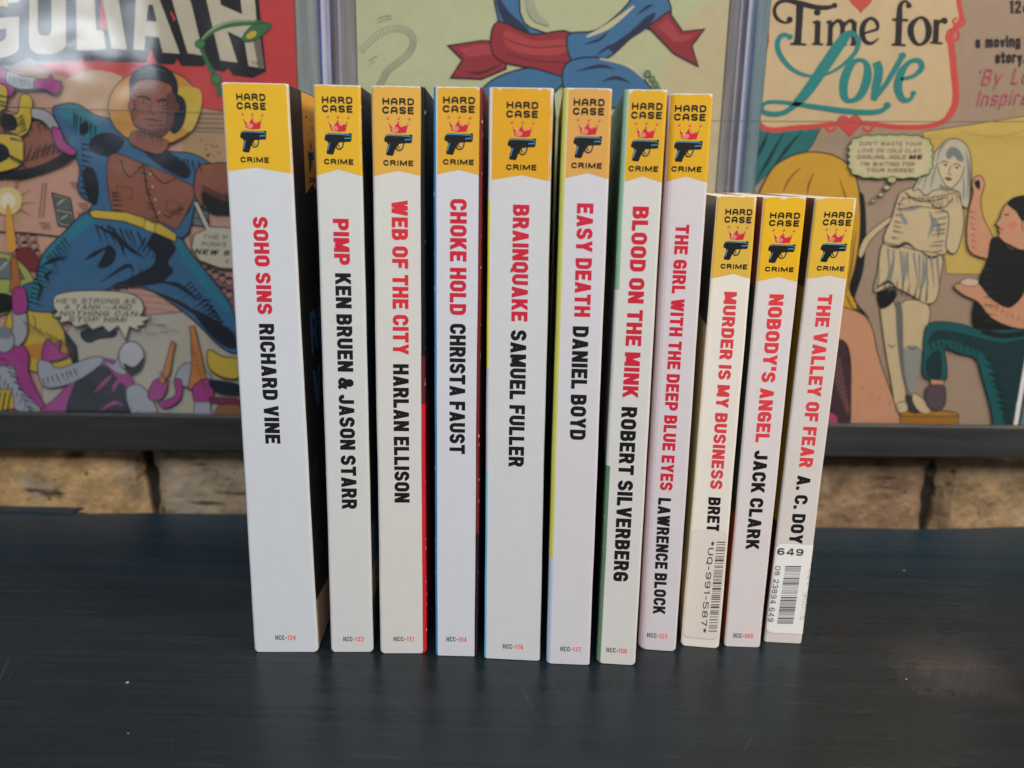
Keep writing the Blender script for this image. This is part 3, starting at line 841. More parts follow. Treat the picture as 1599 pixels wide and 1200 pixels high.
A.poly([(232, 8), (239, 8), (245, 34), (229, 33)], BK)
L_([(236, -80), (296, -80), (290, -50), (282, -46), (300, 8), (319, 88), (293, 84), (274, 20), (256, -46)])
L_([(300, -80), (326, -80), (346, 8), (378, 22), (366, -80), (392, -80), (402, 40), (413, 108), (388, 104), (381, 62), (356, 50), (372, 99), (344, 95), (322, 0)])
A.poly([(396, 66), (401, 40), (404, 40), (413, 106), (404, 108)], (120, 112, 100))
A.text("TM", 392, 101, 406, 103, 5, .9, (90, 84, 78))
A.poly([(0, 0), (10, -4), (14, 12), (4, 10), (-10, 14)], YEL, 1)
# green creeper with a leaf over the lettering
A.line([(311, 70, 6), (330, 50, 8), (360, 38, 10), (400, 36, 8), (420, 38, 5)], 6, (58, 112, 72))
A.line([(312, 66, 2), (331, 47, 3), (360, 35, 3), (398, 33, 2)], 2, (150, 180, 130))
A.line([(313, 72, 6), (324, 98, 6), (338, 124, 9), (344, 150, 8)], 6, (58, 112, 72))
A.ell(313, 69, 8, 7, (70, 130, 84), 1); A.ell(338, 124, 8, 8, (70, 130, 84), 1)
A.poly([(378, 60), (395, 40), (424, 38), (415, 52), (398, 64), (384, 66)], (58, 118, 70), 1, True)
A.ell(393, 55, 9, 5, YEL, 0, -.5)
# house front
A.poly([(82, 302), (110, 310), (118, 357), (92, 352)], (160, 160, 148), 2.5)
A.poly([(86, 307), (107, 313), (111, 331), (90, 327)], (96, 108, 108), 1.2); A.poly([(91, 331), (111, 335), (114, 352), (95, 348)], (84, 96, 98), 1.2)
A.line([(90, 320), (100, 312)], 2, (190, 194, 190), smooth=False); A.line([(96, 342), (106, 336)], 2, (190, 194, 190), smooth=False)
for x, y in ((110, 285), (122, 318), (128, 326), (62, 348), (120, 332), (230, 462), (210, 470), (248, 478), (312, 340)):
    for i in range(3):
        A.line([(x + i * 2, y + i * 4), (x + 16 + i, y + 1 + i * 4)], 1.1, (120, 78, 66), smooth=False)
A.line([(68, 285), (62, 340)], 1.2, (120, 88, 76), smooth=False); A.line([(73, 285), (68, 340)], 1.2, (120, 88, 76), smooth=False)
A.line([(-20, 362), (40, 364), (110, 372)], 2.5, BK)
A.poly([(298, 325), (326, 330), (326, 355), (302, 352)], (120, 128, 128), 1.5); A.line([(299, 340), (326, 344)], 1.2, smooth=False)
A.line([(280, 370), (290, 420)], 1.2, (120, 80, 70), smooth=False); A.line([(296, 330), (300, 400)], 1.2, (120, 80, 70), smooth=False)
A.poly([(190, 446), (240, 455), (292, 486), (226, 492), (180, 468)], (208, 158, 142), 1)
for yy in (458, 468, 478): A.line([(200, yy), (270, yy + 8)], 1, (140, 92, 80), smooth=False)
# road
A.poly([(120, 500), (228, 492), (292, 487), (400, 500), (420, 720), (60, 720), (70, 560)], (192, 184, 168), 1)
A.poly([(128, 516), (150, 510), (182, 516), (180, 527), (156, 530), (140, 536), (128, 528)], NAVY, 0, True)
# onlookers
for i in range(9):
    x, y = 22 + (i % 3) * 15 + (i // 3) * 3, 372 + (i // 3) * 12
    A.ell(x, y, 6, 7, (188, 140, 126), 1); A.poly([(x - 6, y - 3), (x, y - 9), (x + 6, y - 3)], (110, 60, 60) if i % 2 else NAVY)
A.poly([(25, 395), (44, 386), (60, 400), (62, 424), (40, 418)], (126, 42, 46), 1, True)
for i in range(8):
    x, y = 326 + (i % 4) * 11, 424 + (i // 4) * 20 + (i % 4) * 5
    A.ell(x, y, 6, 7, (180, 132, 120), 1); A.poly([(x - 6, y - 2), (x, y - 9), (x + 6, y - 2)], (70, 40, 60))
    A.poly([(x - 8, y + 8), (x + 8, y + 8), (x + 9, y + 20), (x - 8, y + 18)], (150, 90, 120) if i % 2 else (120, 110, 108))
# green car and its yellow boot lid
A.poly([(-60, 395), (10, 396), (34, 410), (54, 436), (60, 470), (-60, 500)], (168, 178, 92), 1.5, True)
A.poly([(-20, 405), (10, 404), (30, 418), (40, 436), (-20, 436)], (112, 122, 122), 1.5)
A.line([(-10, 432), (14, 408)], 3, (180, 186, 180), smooth=False)
A.poly([(-20, 462), (10, 458), (28, 470), (18, 486), (-20, 490)], BK, 0, True)
A.poly([(10, 505), (18, 486), (40, 478), (70, 482), (92, 500), (106, 530), (118, 575), (80, 585), (30, 570), (8, 540)], YEL, 1.5, True)
A.poly([(40, 540), (100, 535), (112, 560), (60, 562)], ORG, 0, True)
A.poly([(100, 512), (122, 540), (126, 580), (116, 572), (104, 540)], BK)
A.line([(53, 492), (57, 504), (54, 516)], 1.5)
# burst of light and torch
for a_ in range(11):
    an = a_ * .571; A.poly([(15 + 10 * math.cos(an + .2), 315 + 10 * math.sin(an + .2)), (15 + 46 * math.cos(an), 315 + 44 * math.sin(an)), (15 + 10 * math.cos(an - .2), 315 + 10 * math.sin(an - .2))], (190, 120, 90) if a_ % 2 else YEL)
A.ell(14, 314, 22, 22, (226, 206, 140)); A.ell(14, 314, 12, 13, (236, 228, 200))
A.poly([(11, 325), (18, 325), (26, 380), (24, 392), (17, 394), (12, 384)], (222, 164, 70), 0, True)
A.poly([(18, 402), (28, 402), (34, 440), (30, 458), (16, 456), (19, 430)], (176, 110, 56), 1.2)
# plain big man in a work shirt, waistcoat and trousers (generic figure)
TR = [(140, 330), (205, 336), (276, 366), (300, 396), (336, 440), (366, 486), (374, 548), (346, 542), (300, 497), (240, 455), (192, 440), (170, 452), (130, 464), (92, 486), (45, 484), (28, 468), (38, 446), (56, 438), (62, 414), (72, 392), (100, 364)]
A.poly(TR, BLUE, 2, True)
A.poly([(134, 338), (150, 345), (110, 376), (86, 400), (74, 436), (60, 470), (46, 478), (44, 460), (60, 436), (66, 412), (78, 388), (104, 364)], TEAL, 0, True)
A.poly([(276, 372), (300, 398), (330, 440), (358, 478), (352, 484), (316, 444), (284, 400)], TEAL, 0, True)
for q in ([(108, 402), (86, 406), (66, 416)], [(170, 385), (150, 396), (134, 406)], [(150, 352), (185, 372), (196, 400)], [(170, 350), (200, 385), (225, 402)], [(160, 440), (200, 415), (210, 425)],
          [(240, 455), (290, 478), (345, 520)], [(250, 440), (280, 446), (312, 470)], [(78, 440), (74, 430), (84, 424)], [(60, 470), (66, 450), (60, 440)]):
    A.line([(q[0][0], q[0][1], 1.5), (q[1][0], q[1][1], 7), (q[2][0], q[2][1], 1.5)], 5, NAVY)
A.poly([(240, 365), (262, 372), (276, 388), (264, 410), (272, 424), (250, 442), (222, 446), (178, 452), (200, 436), (238, 416), (244, 396), (232, 386)], NAVY, 0, True)
A.poly([(170, 382), (182, 392), (180, 408), (166, 418), (154, 416), (162, 400)], NAVY, 0, True)
A.poly([(300, 482), (345, 505), (366, 520), (368, 545), (336, 530)], NAVY, 0, True)
A.poly([(-40, 200), (20, 196), (60, 188), (100, 190), (116, 204), (116, 228), (96, 250), (50, 268), (0, 272), (-40, 262)], BROWN, 2, True)
A.poly([(50, 262), (90, 246), (116, 226), (122, 240), (80, 262), (20, 280), (-30, 276)], NAVY, 0, True)
A.line([(60, 196, 2), (80, 190, 6), (94, 194, 2)], 3, DBR); A.line([(64, 236, 2), (84, 228, 7), (104, 214, 2)], 3, DBR)
SH = [(84, 176), (96, 164), (122, 163), (150, 180), (190, 192), (214, 222), (262, 236), (300, 240), (330, 256), (348, 276), (318, 290), (306, 320), (286, 372), (205, 344), (142, 334), (146, 318), (124, 300), (126, 262), (112, 232)]
A.poly(SH, BLUE, 2, True)
A.poly([(92, 170), (120, 166), (150, 184), (158, 206), (142, 216), (118, 200)], TEAL, 0, True)
for q in ([(126, 196), (138, 192), (140, 206), (128, 212)], [(150, 212), (176, 208), (196, 222), (176, 244), (150, 240), (140, 228)], [(226, 234), (262, 236), (296, 262), (290, 280), (246, 256)], [(130, 270), (146, 262), (156, 290), (152, 320), (138, 308)], [(280, 300), (304, 300), (296, 332), (280, 338)]):
    A.poly(q, NAVY, 0, True)
A.poly([(172, 243), (226, 256), (282, 280), (306, 298), (292, 334), (276, 358), (258, 350), (206, 336), (176, 326)], BROWN, 1.5, True)
A.line([(184, 290), (208, 296), (207, 312), (184, 306)], 1.4, DBR, closed=True, smooth=False)
A.line([(262, 312), (286, 320), (282, 336), (260, 328)], 1.4, DBR, closed=True, smooth=False)
for q in ((236, 272), (240, 292), (244, 312), (250, 332)): A.ell(q[0], q[1], 2.4, 2.6, (206, 182, 120), .8)
A.line([(226, 256), (206, 276), (196, 268), (190, 250)], 1.6); A.line([(228, 257), (252, 284), (262, 286), (276, 278)], 1.6)
A.line([(226, 256), (232, 300), (250, 348)], 1.8)
A.poly([(310, 262), (330, 256), (362, 262), (372, 330), (330, 330), (312, 318), (304, 296)], BROWN, 2, True)
A.poly([(316, 290), (340, 300), (372, 310), (372, 332), (334, 330)], DBR, 0, True)
A.poly([(141, 331), (150, 328), (200, 332), (250, 348), (277, 366), (276, 378), (240, 362), (196, 346), (146, 340)], YEL, 1.5)
A.poly([(228, 343), (244, 350), (242, 364), (226, 358)], (222, 196, 90), 1.2)
A.hatch((300, 440), (350, 500), 2.5, 26, 12, 2.6, NAVY); A.hatch((60, 415), (46, 470), .3, 30, 9, 2.6, NAVY)
A.hatch((255, 440), (200, 452), -1.2, 30, 9, 3, NAVY); A.hatch((150, 350), (215, 362), 1.2, 34, 8, 3, NAVY); A.hatch((230, 372), (262, 386), 2.1, 30, 6, 3, NAVY)
A.hatch((100, 372), (76, 400), .9, 26, 7, 2.4, NAVY); A.hatch((330, 470), (366, 530), 3.3, 22, 10, 2.4, NAVY)
A.hatch((130, 225), (128, 300), .2, 18, 10, 2.6, NAVY); A.hatch((118, 176), (150, 196), 1.6, 24, 7, 2.6, NAVY); A.hatch((250, 240), (310, 252), 1.3, 22, 9, 2.6, NAVY)
A.hatch((176, 300), (180, 326), .1, 16, 5, 2.4, (70, 36, 32)); A.hatch((228, 262), (250, 350), 3.4, 12, 9, 2.0, (70, 36, 32)); A.hatch((268, 340), (290, 326), 3.6, 14, 5, 2.2, (70, 36, 32))
A.hatch((10, 262), (100, 236), -1.2, 24, 12, 2.6, (60, 32, 30)); A.hatch((320, 322), (362, 326), -1.7, 26, 8, 2.6, (60, 32, 30)); A.hatch((0, 205), (70, 194), 1.3, 14, 9, 2.0, (70, 36, 32))
A.poly([(60, 262), (100, 246), (118, 230), (112, 252), (70, 270), (20, 282)], BK, 0, True); A.poly([(318, 300), (344, 312), (370, 318), (370, 332), (330, 332)], BK, 0, True)
# plain yellow sun-disc behind the head
A.ell(243, 168, 72, 60, (206, 150, 62), 1.5)
A.poly([(276, 142), (312, 140), (316, 168), (300, 206), (282, 190)], YEL, 0, True)
A.poly([(276, 150), (292, 160), (290, 192), (274, 210), (262, 190)], NAVY, 0, True)
A.poly([(212, 205), (246, 214), (266, 222), (254, 240), (228, 236), (205, 222)], BROWN, 1, True)
A.poly([(207, 140), (216, 128), (246, 126), (272, 136), (278, 160), (270, 196), (256, 214), (236, 212), (214, 198), (206, 172)], BROWN, 1.8, True)
A.poly([(206, 148), (205, 126), (216, 109), (240, 101), (264, 108), (278, 126), (279, 150), (272, 146), (268, 132), (246, 126), (222, 126), (212, 134)], NAVY, 1, True)
A.ell(208, 166, 5, 9, BROWN, 1.4); A.ell(279, 168, 4, 8, DBR, 1.4)
A.line([(218, 116), (240, 108), (262, 114)], 2, (60, 84, 100))
A.ell(227, 159, 4.4, 1.8, (200, 186, 172), .8); A.ell(256, 164, 4.4, 1.8, (200, 186, 172), .8); A.ell(227, 159, 1.6, 2, BK); A.ell(256, 164, 1.6, 2, BK)
A.line([(217, 152), (228, 152), (238, 157)], 3); A.line([(247, 159), (258, 156), (266, 159)], 3)
A.line([(240, 160), (236, 176), (246, 178)], 1.8, DBR)
A.line([(226, 188, 1), (238, 187, 2.6), (254, 190, 1)], 2.4, (50, 26, 26)); A.line([(232, 195, .6), (240, 197, 1.8), (248, 195, .6)], 1.6, DBR)
A.poly([(216, 196), (240, 204), (262, 204), (256, 214), (236, 213)], DBR, 0, True)
A.poly([(262, 150), (277, 152), (271, 196), (256, 213), (246, 212), (260, 196)], DBR, 0, True); A.hatch((262, 158), (256, 206), 2.9, 12, 9, 2, (60, 32, 30))
A.hatch((210, 150), (210, 186), .2, 8, 6, 1.8, (70, 36, 32)); A.hatch((216, 204), (252, 212), 1.4, 14, 7, 2.4, (60, 32, 30))
# left-edge tumbling bystanders in plain clothes
A.poly([(-40, 100), (10, 108), (24, 124), (20, 150), (-40, 160)], MAG, 1.5, True)
A.poly([(16, 112), (40, 120), (60, 122), (60, 138), (34, 140), (14, 130)], GREY, 1.5, True)
A.poly([(58, 126), (76, 124), (84, 116), (86, 126), (100, 130), (92, 148), (72, 140), (58, 140)], MAG, 1.5, True)
A.poly([(-40, 130), (10, 134), (14, 160), (4, 175), (-40, 180)], YEL, 1.5, True)
A.poly([(36, 150), (52, 152), (54, 176), (46, 208), (24, 214), (6, 196), (4, 178), (30, 178)], YEL, 1.5, True)
A.poly([(6, 178), (26, 182), (30, 200), (14, 206), (4, 192)], BK, 0, True)
A.poly([(54, 170), (80, 176), (96, 202), (88, 208), (70, 190), (54, 184)], GREY, 1.5, True)
A.poly([(84, 200), (98, 204), (104, 222), (122, 236), (114, 243), (92, 230)], MAG, 1.5, True)
A.poly([(-40, 216), (30, 212), (40, 236), (30, 262), (-40, 270)], YEL, 1.5, True)
A.poly([(-40, 222), (10, 226), (14, 250), (-40, 262)], NAVY, 0, True)
# bottom crowd in magenta waistcoats and grey shirts
A.poly([(-30, 548), (30, 536), (48, 552), (48, 580), (62, 612), (78, 660), (-30, 660)], MAG, 1.5, True)
A.poly([(22, 480), (42, 482), (46, 520), (32, 540), (20, 530), (24, 505)], GREY, 1.5, True)
A.poly([(24, 452), (42, 450), (46, 482), (36, 490), (24, 486)], MAG, 1.5, True)
A.ell(10, 530, 16, 20, GREY, 1.5); A.poly([(-4, 524), (8, 508), (24, 520), (16, 528)], (130, 134, 146), 0, True)
A.poly([(0, 574), (24, 572), (34, 604), (66, 636), (60, 645), (30, 640), (4, 606)], GREY, 1.5, True)
A.poly([(-20, 610), (22, 606), (26, 636), (-20, 645)], YEL, 1.2)
for x in (4, 12, 20): A.line([(x, 612), (x - 5, 640)], 2.5, smooth=False)
A.poly([(66, 640), (90, 620), (120, 588), (152, 562), (186, 564), (214, 600), (222, 660), (66, 660)], MAG, 1.5, True)
A.poly([(118, 600), (140, 572), (166, 570), (186, 590), (204, 612), (206, 660), (110, 660)], NAVY, 0, True)
for q in ([(150, 612), (166, 596), (178, 584)], [(178, 612), (184, 598), (196, 590)], [(160, 640), (180, 628), (196, 632)]):
    A.line([(q[0][0], q[0][1], 1), (q[1][0], q[1][1], 6), (q[2][0], q[2][1], 1)], 4, MAG)
A.poly([(62, 566), (76, 560), (92, 574), (120, 566), (150, 556), (166, 562), (130, 590), (90, 604), (68, 598)], GREY, 1.5, True)
A.poly([(70, 560), (72, 536), (80, 528), (88, 538), (98, 530), (96, 548), (112, 552), (92, 562)], MAG, 1.5, True)
A.poly([(162, 560), (180, 568), (190, 552), (204, 570), (196, 584), (180, 578)], GREY, 1.2, True)
A.ell(208, 556, 20, 24, (196, 190, 198), 1.8); A.poly([(195, 566), (212, 572), (228, 556), (222, 576), (206, 584)], BK, 0, True)
A.poly([(200, 606), (222, 600), (240, 622), (248, 650), (226, 660), (206, 640)], GREY, 1.5, True)
A.poly([(234, 612), (244, 592), (262, 590), (262, 612), (248, 624), (236, 622)], MAG, 1.5, True)
A.poly([(250, 596), (258, 575), (268, 540), (270, 532), (277, 535), (274, 545), (268, 582), (258, 598)], (204, 128, 62), 1.5)
A.poly([(276, 592), (284, 572), (300, 566), (330, 584), (330, 600), (296, 604)], GREY, 1.5, True)
A.poly([(250, 628), (276, 616), (274, 592), (286, 594), (284, 622), (262, 636)], MAG, 1.5, True)
A.poly([(296, 606), (302, 570), (300, 520), (298, 510), (306, 508), (309, 520), (318, 560), (326, 594), (316, 610)], (204, 128, 62), 1.5)
A.poly([(304, 602), (330, 590), (336, 612), (328, 630), (308, 628)], MAG, 1.5, True)
A.poly([(306, 626), (330, 626), (334, 660), (304, 660)], GREY, 1.2)
A.poly([(330, 592), (380, 600), (380, 616), (340, 612)], NAVY, 0, True); A.poly([(330, 618), (380, 622), (380, 634), (336, 628)], (120, 40, 70), 0, True)
A.poly([(328, 545), (350, 556), (376, 560), (376, 588), (350, 588), (328, 572)], YEL, 1.8, True)
A.poly([(340, 636), (360, 630), (380, 634), (380, 660), (338, 660)], (150, 100, 66), 1, True)
A.hatch((118, 606), (204, 650), -.6, 22, 10, 2.6, BK); A.hatch((70, 590), (120, 575), 1.2, 16, 8, 2.2, BK); A.hatch((6, 560), (50, 640), .4, 20, 10, 2.4, (70, 20, 60))
A.hatch((40, 500), (100, 530), .9, 24, 8, 2, (120, 80, 30)); A.hatch((5, 585), (50, 632), 1.8, 14, 8, 1.8, (70, 72, 84)); A.hatch((250, 580), (262, 596), .2, 9, 6, 1.6, (110, 60, 30)); A.hatch((300, 540), (318, 604), .2, 10, 10, 1.6, (110, 60, 30))
A.hatch((0, 150), (20, 215), .2, 26, 10, 2.4, BK); A.hatch((40, 180), (48, 208), 2.6, 16, 6, 2.2, BK); A.hatch((20, 118), (56, 130), 1.4, 10, 7, 1.6, (70, 72, 84)); A.hatch((0, 232), (36, 250), .8, 20, 7, 2.2, BK)
A.hatch((232, 520), (270, 514), .2, 12, 5, 1.2); A.hatch((236, 505), (258, 508), -.1, 14, 4, 1.2)
# balloons
A.poly([(304, 314), (312, 316), (330, 354), (372, 356), (376, 420), (346, 418), (314, 406), (302, 386), (306, 366), (324, 358)], CREAM, 1.5)
A.text("THE P", 320, 373, 358, 374, 7, 1.0, (80, 76, 72)); A.text("PUNKS", 318, 384, 356, 385, 7, 1.0, (80, 76, 72))
A.text("NEW S", 306, 396, 360, 399, 8, 1.8, BK, slant=.25)
A.text("I", 356, 411, 358, 411, 6, 1.0, (80, 76, 72))
bal = cr([(88, 478), (90, 462), (112, 455), (150, 453), (200, 456), (222, 466), (228, 482), (222, 492)], False, 5) + \
    [(240, 494), (226, 502), (232, 505), (218, 509), (222, 516), (206, 509), (200, 530), (188, 508), (174, 518), (164, 508), (148, 514), (140, 505), (122, 510), (112, 500), (96, 504), (100, 494), (86, 494), (94, 486)]
A.poly(bal, CREAM, 1.6)
for t_, xa, xb, y in (("HE'S STRONG AS", 92, 215, 473), ("A TANK--AND", 104, 208, 482.5), ("NOTHING CAN", 97, 217, 492.5), ("STOP HIM!", 110, 200, 502)):
    A.text(t_, xa, y, xb, y + .5, 8, 1.3, (70, 66, 64), slant=.2)
art_left = A

# ---- middle comic: pale green with a plain red and blue ribbon as stand-in ------
A = Art(*CM[1])
LG = (192, 198, 160)
A.poly([(500, -140), (1180, -140), (1180, 720), (500, 720)], LG)
A.poly([(1040, 100), (1180, 60), (1180, 720), (1010, 720)], (202, 192, 158), 0, True)
A.line([(562, 82), (575, 68), (598, 50), (622, 45), (640, 52), (645, 68), (638, 84), (622, 98), (606, 110), (598, 124), (590, 140)], 11, (150, 160, 140))
A.line([(562, 82), (575, 68), (598, 50), (622, 45), (640, 52), (645, 68), (638, 84), (622, 98), (606, 110), (598, 124), (590, 140)], 8.4, (190, 196, 158))
rope = cr([(562, 82), (575, 68), (598, 50), (622, 45), (640, 52), (645, 68), (638, 84), (622, 98), (606, 110), (598, 124), (590, 140)], False, 5)
for i in range(1, len(rope) - 1):
    (x0, y0), (x1, y1) = rope[i - 1], rope[i + 1]; l = math.hypot(x1 - x0, y1 - y0); nx, ny = -(y1 - y0) / l * 4.6, (x1 - x0) / l * 4.6
    A.line([(rope[i][0] + nx, rope[i][1] + ny), (rope[i][0] - nx * .8 + 2, rope[i][1] - ny * .8)], 1.1, (120, 130, 116), smooth=False)
for q in ([(588, 31), (600, 26), (612, 25)], [(590, 36), (602, 31), (613, 30)], [(576, 96), (584, 90), (590, 88)], [(578, 101), (585, 96)]): A.line(q, 1.1, (140, 146, 120))
CB, CR2, DB = (62, 116, 164), (150, 44, 54), (36, 44, 78)
WH = (206, 200, 172)
# the ribbon's loops
A.poly([(752, 160), (760, 132), (800, 112), (850, 104), (900, 108), (860, 150), (840, 175)], CB, 2.5, True)
A.poly([(794, 66), (752, 64), (700, 72), (722, 94), (704, 122), (752, 124), (790, 108)], CR2, 2.5)
A.poly([(790, 72), (752, 70), (716, 76), (730, 90), (760, 86), (790, 86)], (172, 66, 74))
A.line([(726, 112, 1), (752, 114, 5), (784, 100, 1)], 5, (84, 26, 40))
A.poly([(764, -120), (810, -120), (812, 20), (846, 50), (872, 56), (870, 82), (820, 70), (780, 40)], CB, 2.5, True)
A.poly([(774, -10), (796, 20), (826, 48), (812, 54), (784, 30)], DB, 0, True)
A.poly([(778, 34), (830, 54), (892, 52), (894, 118), (838, 108), (782, 96), (766, 70)], CR2, 2.5, True)
A.poly([(790, 48), (836, 64), (882, 62), (880, 84), (830, 86), (792, 74)], (178, 66, 70), 0, True)
for q in ([(786, 60), (830, 74), (884, 72)], [(790, 84), (836, 96), (886, 98)]): A.line(q, 1.6, (90, 24, 36))
A.poly([(886, 56), (930, 48), (970, 18), (1004, -20), (1036, -10), (1048, 20), (1030, 48), (1000, 44), (976, 66), (950, 90), (900, 106)], CB, 2.5, True)
A.line([(916, 58, 3), (952, 40, 9), (990, 10, 3)], 6, WH)
A.poly([(952, 74), (984, 50), (1010, 26), (1024, 22), (1010, 44), (984, 62), (962, 82)], DB, 0, True)
for q in ([(912, 70), (936, 62), (950, 50)], [(930, 88), (950, 74), (962, 70)], [(994, 24), (1010, 12), (1020, 8)]): A.line([(q[0][0], q[0][1], 1), (q[1][0], q[1][1], 5), (q[2][0], q[2][1], 1)], 4, DB)
A.poly([(884, 100), (930, 90), (986, 106), (1010, 130), (1020, 160), (900, 170), (880, 140)], CB, 2.5, True)
A.line([(936, 92, 2), (980, 102, 6), (1006, 124, 2)], 4, WH)
for q in ([(900, 112), (936, 104), (960, 108)], [(940, 128), (962, 122), (984, 130)]): A.line([(q[0][0], q[0][1], 1), (q[1][0], q[1][1], 6), (q[2][0], q[2][1], 1)], 4, DB)
A.poly([(1012, 42), (1044, 18), (1066, 50), (1100, 46), (1080, 72), (1090, 104), (1052, 84)], CR2, 2.2)
A.poly([(1026, 42), (1042, 30), (1062, 56), (1086, 54), (1070, 66), (1052, 66)], (172, 66, 74))
A.poly([(816, -110), (836, 10), (856, 34), (852, 40), (822, 14)], (170, 176, 150), 0, True)
for x, y, r_ in ((1011, 116, 5), (1018, 124, 4.5), (1023, 132, 4.2), (1027, 140, 4)): A.ell(x, y, r_, r_ * 1.1, (110, 150, 110), 1.2)
art_mid = A

# ---- right comic ---------------------------------------------------------------
A = Art(*CM[2])
TANG = (172, 150, 130); PANEL = (214, 190, 150); PK = (212, 80, 74); TL = (36, 138, 138); SK = (214, 158, 126); ST = (212, 192, 154); HG = (176, 178, 172); GOLD = (216, 168, 50)
A.poly([(1100, -140), (1720, -140), (1720, 720), (1100, 720)], TANG)
A.poly([(1440, 206), (1470, 202), (1599, 182), (1720, 170), (1720, 432), (1478, 428), (1466, 330)], (212, 184, 98), 1)
A.line([(1500, 206), (1560, 214), (1620, 196)], 1.2, (180, 150, 80))
# teal curtain
A.poly([(1170, 200), (1283, 196), (1268, 228), (1240, 258), (1200, 270), (1170, 300)], (34, 118, 124), 1.2)
for q in ([(1225, 205), (1200, 250), (1182, 282)], [(1252, 205), (1226, 236), (1210, 258)], [(1200, 205), (1190, 230), (1180, 250)]): A.line([(q[0][0], q[0][1], 1), (q[1][0], q[1][1], 6), (q[2][0], q[2][1], 1)], 4, (22, 52, 62))
# title panel
panel = cr([(1186, -130), (1340, -136), (1480, -126), (1500, -60), (1497, 0), (1501, 28), (1491, 44), (1484, 62), (1489, 108), (1492, 158), (1480, 184), (1452, 197), (1404, 199), (1352, 193), (1325, 192), (1296, 195), (1250, 199), (1186, 195), (1180, 100)], True, 5)
A.poly(panel, PANEL); A.line(panel, 8, PK, closed=True, smooth=False)
A.line([(1498, 20), (1506, 34), (1496, 44), (1488, 34), (1494, 28)], 4, PK)
A.line([(1486, 70), (1478, 62), (1482, 48), (1494, 48), (1496, 60), (1486, 64)], 5, PK)
A.line([(1484, 62), (1489, 108), (1492, 158), (1480, 184)], 11, PK)


def heart(cx, cy, s):
    P = []
    for i in range(26):
        t = 6.28318 * i / 26
        P.append((cx + s * 16 * math.sin(t) ** 3 / 16, cy - s * (13 * math.cos(t) - 5 * math.cos(2 * t) - 2 * math.cos(3 * t) - math.cos(4 * t)) / 16))
    A.poly(P, PK, 1, lc=(150, 50, 50))


heart(1326, 195, 19); heart(1344, 2, 18)
for sx in (-1, 1): A.line([(1326 + sx * 20, 200), (1326 + sx * 30, 206), (1326 + sx * 36, 198), (1326 + sx * 28, 191), (1326 + sx * 22, 197)], 4.5, PK)
A.line([(1190, 10), (1196, 40), (1198, 64), (1192, 86)], 6, PK)
# "Time for"
K1 = (26, 24, 28)
A.line([(1236, 34, 3), (1226, 36, 4), (1214, 30, 6), (1209, 18, 6), (1214, 6, 6), (1228, 1, 7), (1250, 6, 9), (1276, 12, 8), (1294, 12, 7), (1303, 8, 3)], 6, K1); A.ell(1233, 31, 5, 5, K1); A.ell(1303, 9, 4.5, 4.5, K1)
A.line([(1249, 6, 12), (1248, 30, 11), (1246, 60, 11), (1245, 68, 13)], 11, K1); A.line([(1234, 69), (1259, 70)], 4, K1, smooth=False)
A.line([(1277, 33, 9), (1276, 62, 9), (1276, 68, 10)], 9, K1); A.line([(1268, 69), (1285, 70)], 3.5, K1, smooth=False); A.line([(1269, 36), (1278, 33)], 4, K1, smooth=False); A.ell(1276, 20, 5.5, 5, K1)
for x in (1297, 1316, 1334): A.line([(x, 34, 8), (x - 1, 62, 8), (x - 1, 70, 9)], 8, K1); A.line([(x - 7, 70), (x + 6, 71)], 3.2, K1, smooth=False)
for x in (1300, 1319): A.line([(x - 2, 44, 3), (x + 5, 34, 5), (x + 12, 34, 7), (x + 15, 42, 7)], 5, K1)
A.line([(1290, 36), (1298, 33)], 4, K1, smooth=False)
A.line([(1348, 53, 3), (1360, 49, 4), (1370, 45, 5), (1368, 34, 6), (1359, 29, 5), (1349, 37, 8), (1346, 52, 9), (1351, 65, 7), (1361, 68, 5), (1372, 60, 2)], 7, K1)
A.line([(1420, 9, 6), (1414, 2, 4), (1406, 8, 7), (1404, 26, 10), (1403, 55, 10), (1402, 69, 11)], 9, K1); A.ell(1419, 9, 4.5, 4.5, K1)
A.line([(1393, 31), (1418, 32)], 4, K1, smooth=False); A.line([(1392, 70), (1414, 71)], 3.6, K1, smooth=False)
A.line([(1436, 28, 4), (1424, 38, 9), (1422, 52, 10), (1428, 66, 7), (1437, 70, 4), (1447, 62, 8), (1450, 46, 10), (1445, 32, 7)], 8, K1, closed=True)
A.line([(1462, 31, 9), (1461, 58, 9), (1460, 66, 10)], 9, K1); A.line([(1452, 67), (1471, 68)], 3.4, K1, smooth=False); A.line([(1462, 46, 3), (1466, 36, 4), (1474, 30, 6)], 4, K1); A.ell(1475, 33, 4.5, 5, K1)
# "Love"
A.line([(1234, 57, 5), (1222, 55, 7), (1214, 66, 8), (1217, 84, 8), (1234, 106, 7), (1258, 118, 5), (1284, 118, 4), (1310, 106, 5), (1334, 84, 7), (1340, 64, 8), (1328, 51, 7), (1312, 60, 10)], 6, TL); A.ell(1233, 58, 5, 4.5, TL)
A.line([(1326, 52, 10), (1312, 68, 17), (1290, 100, 18), (1264, 138, 17), (1244, 162, 14)], 16, TL)
A.line([(1250, 158, 10), (1224, 176, 8), (1200, 178, 8), (1189, 171, 7), (1196, 161, 6), (1220, 160, 6), (1270, 167, 8), (1330, 175, 9), (1370, 175, 8), (1386, 166, 6)], 8, TL); A.ell(1385, 165, 6, 5.5, TL)
A.line([(1342, 94, 6), (1328, 102, 12), (1318, 126, 14), (1318, 150, 12), (1328, 158, 7), (1344, 148, 12), (1354, 122, 14), (1353, 101, 9)], 12, TL, closed=True)
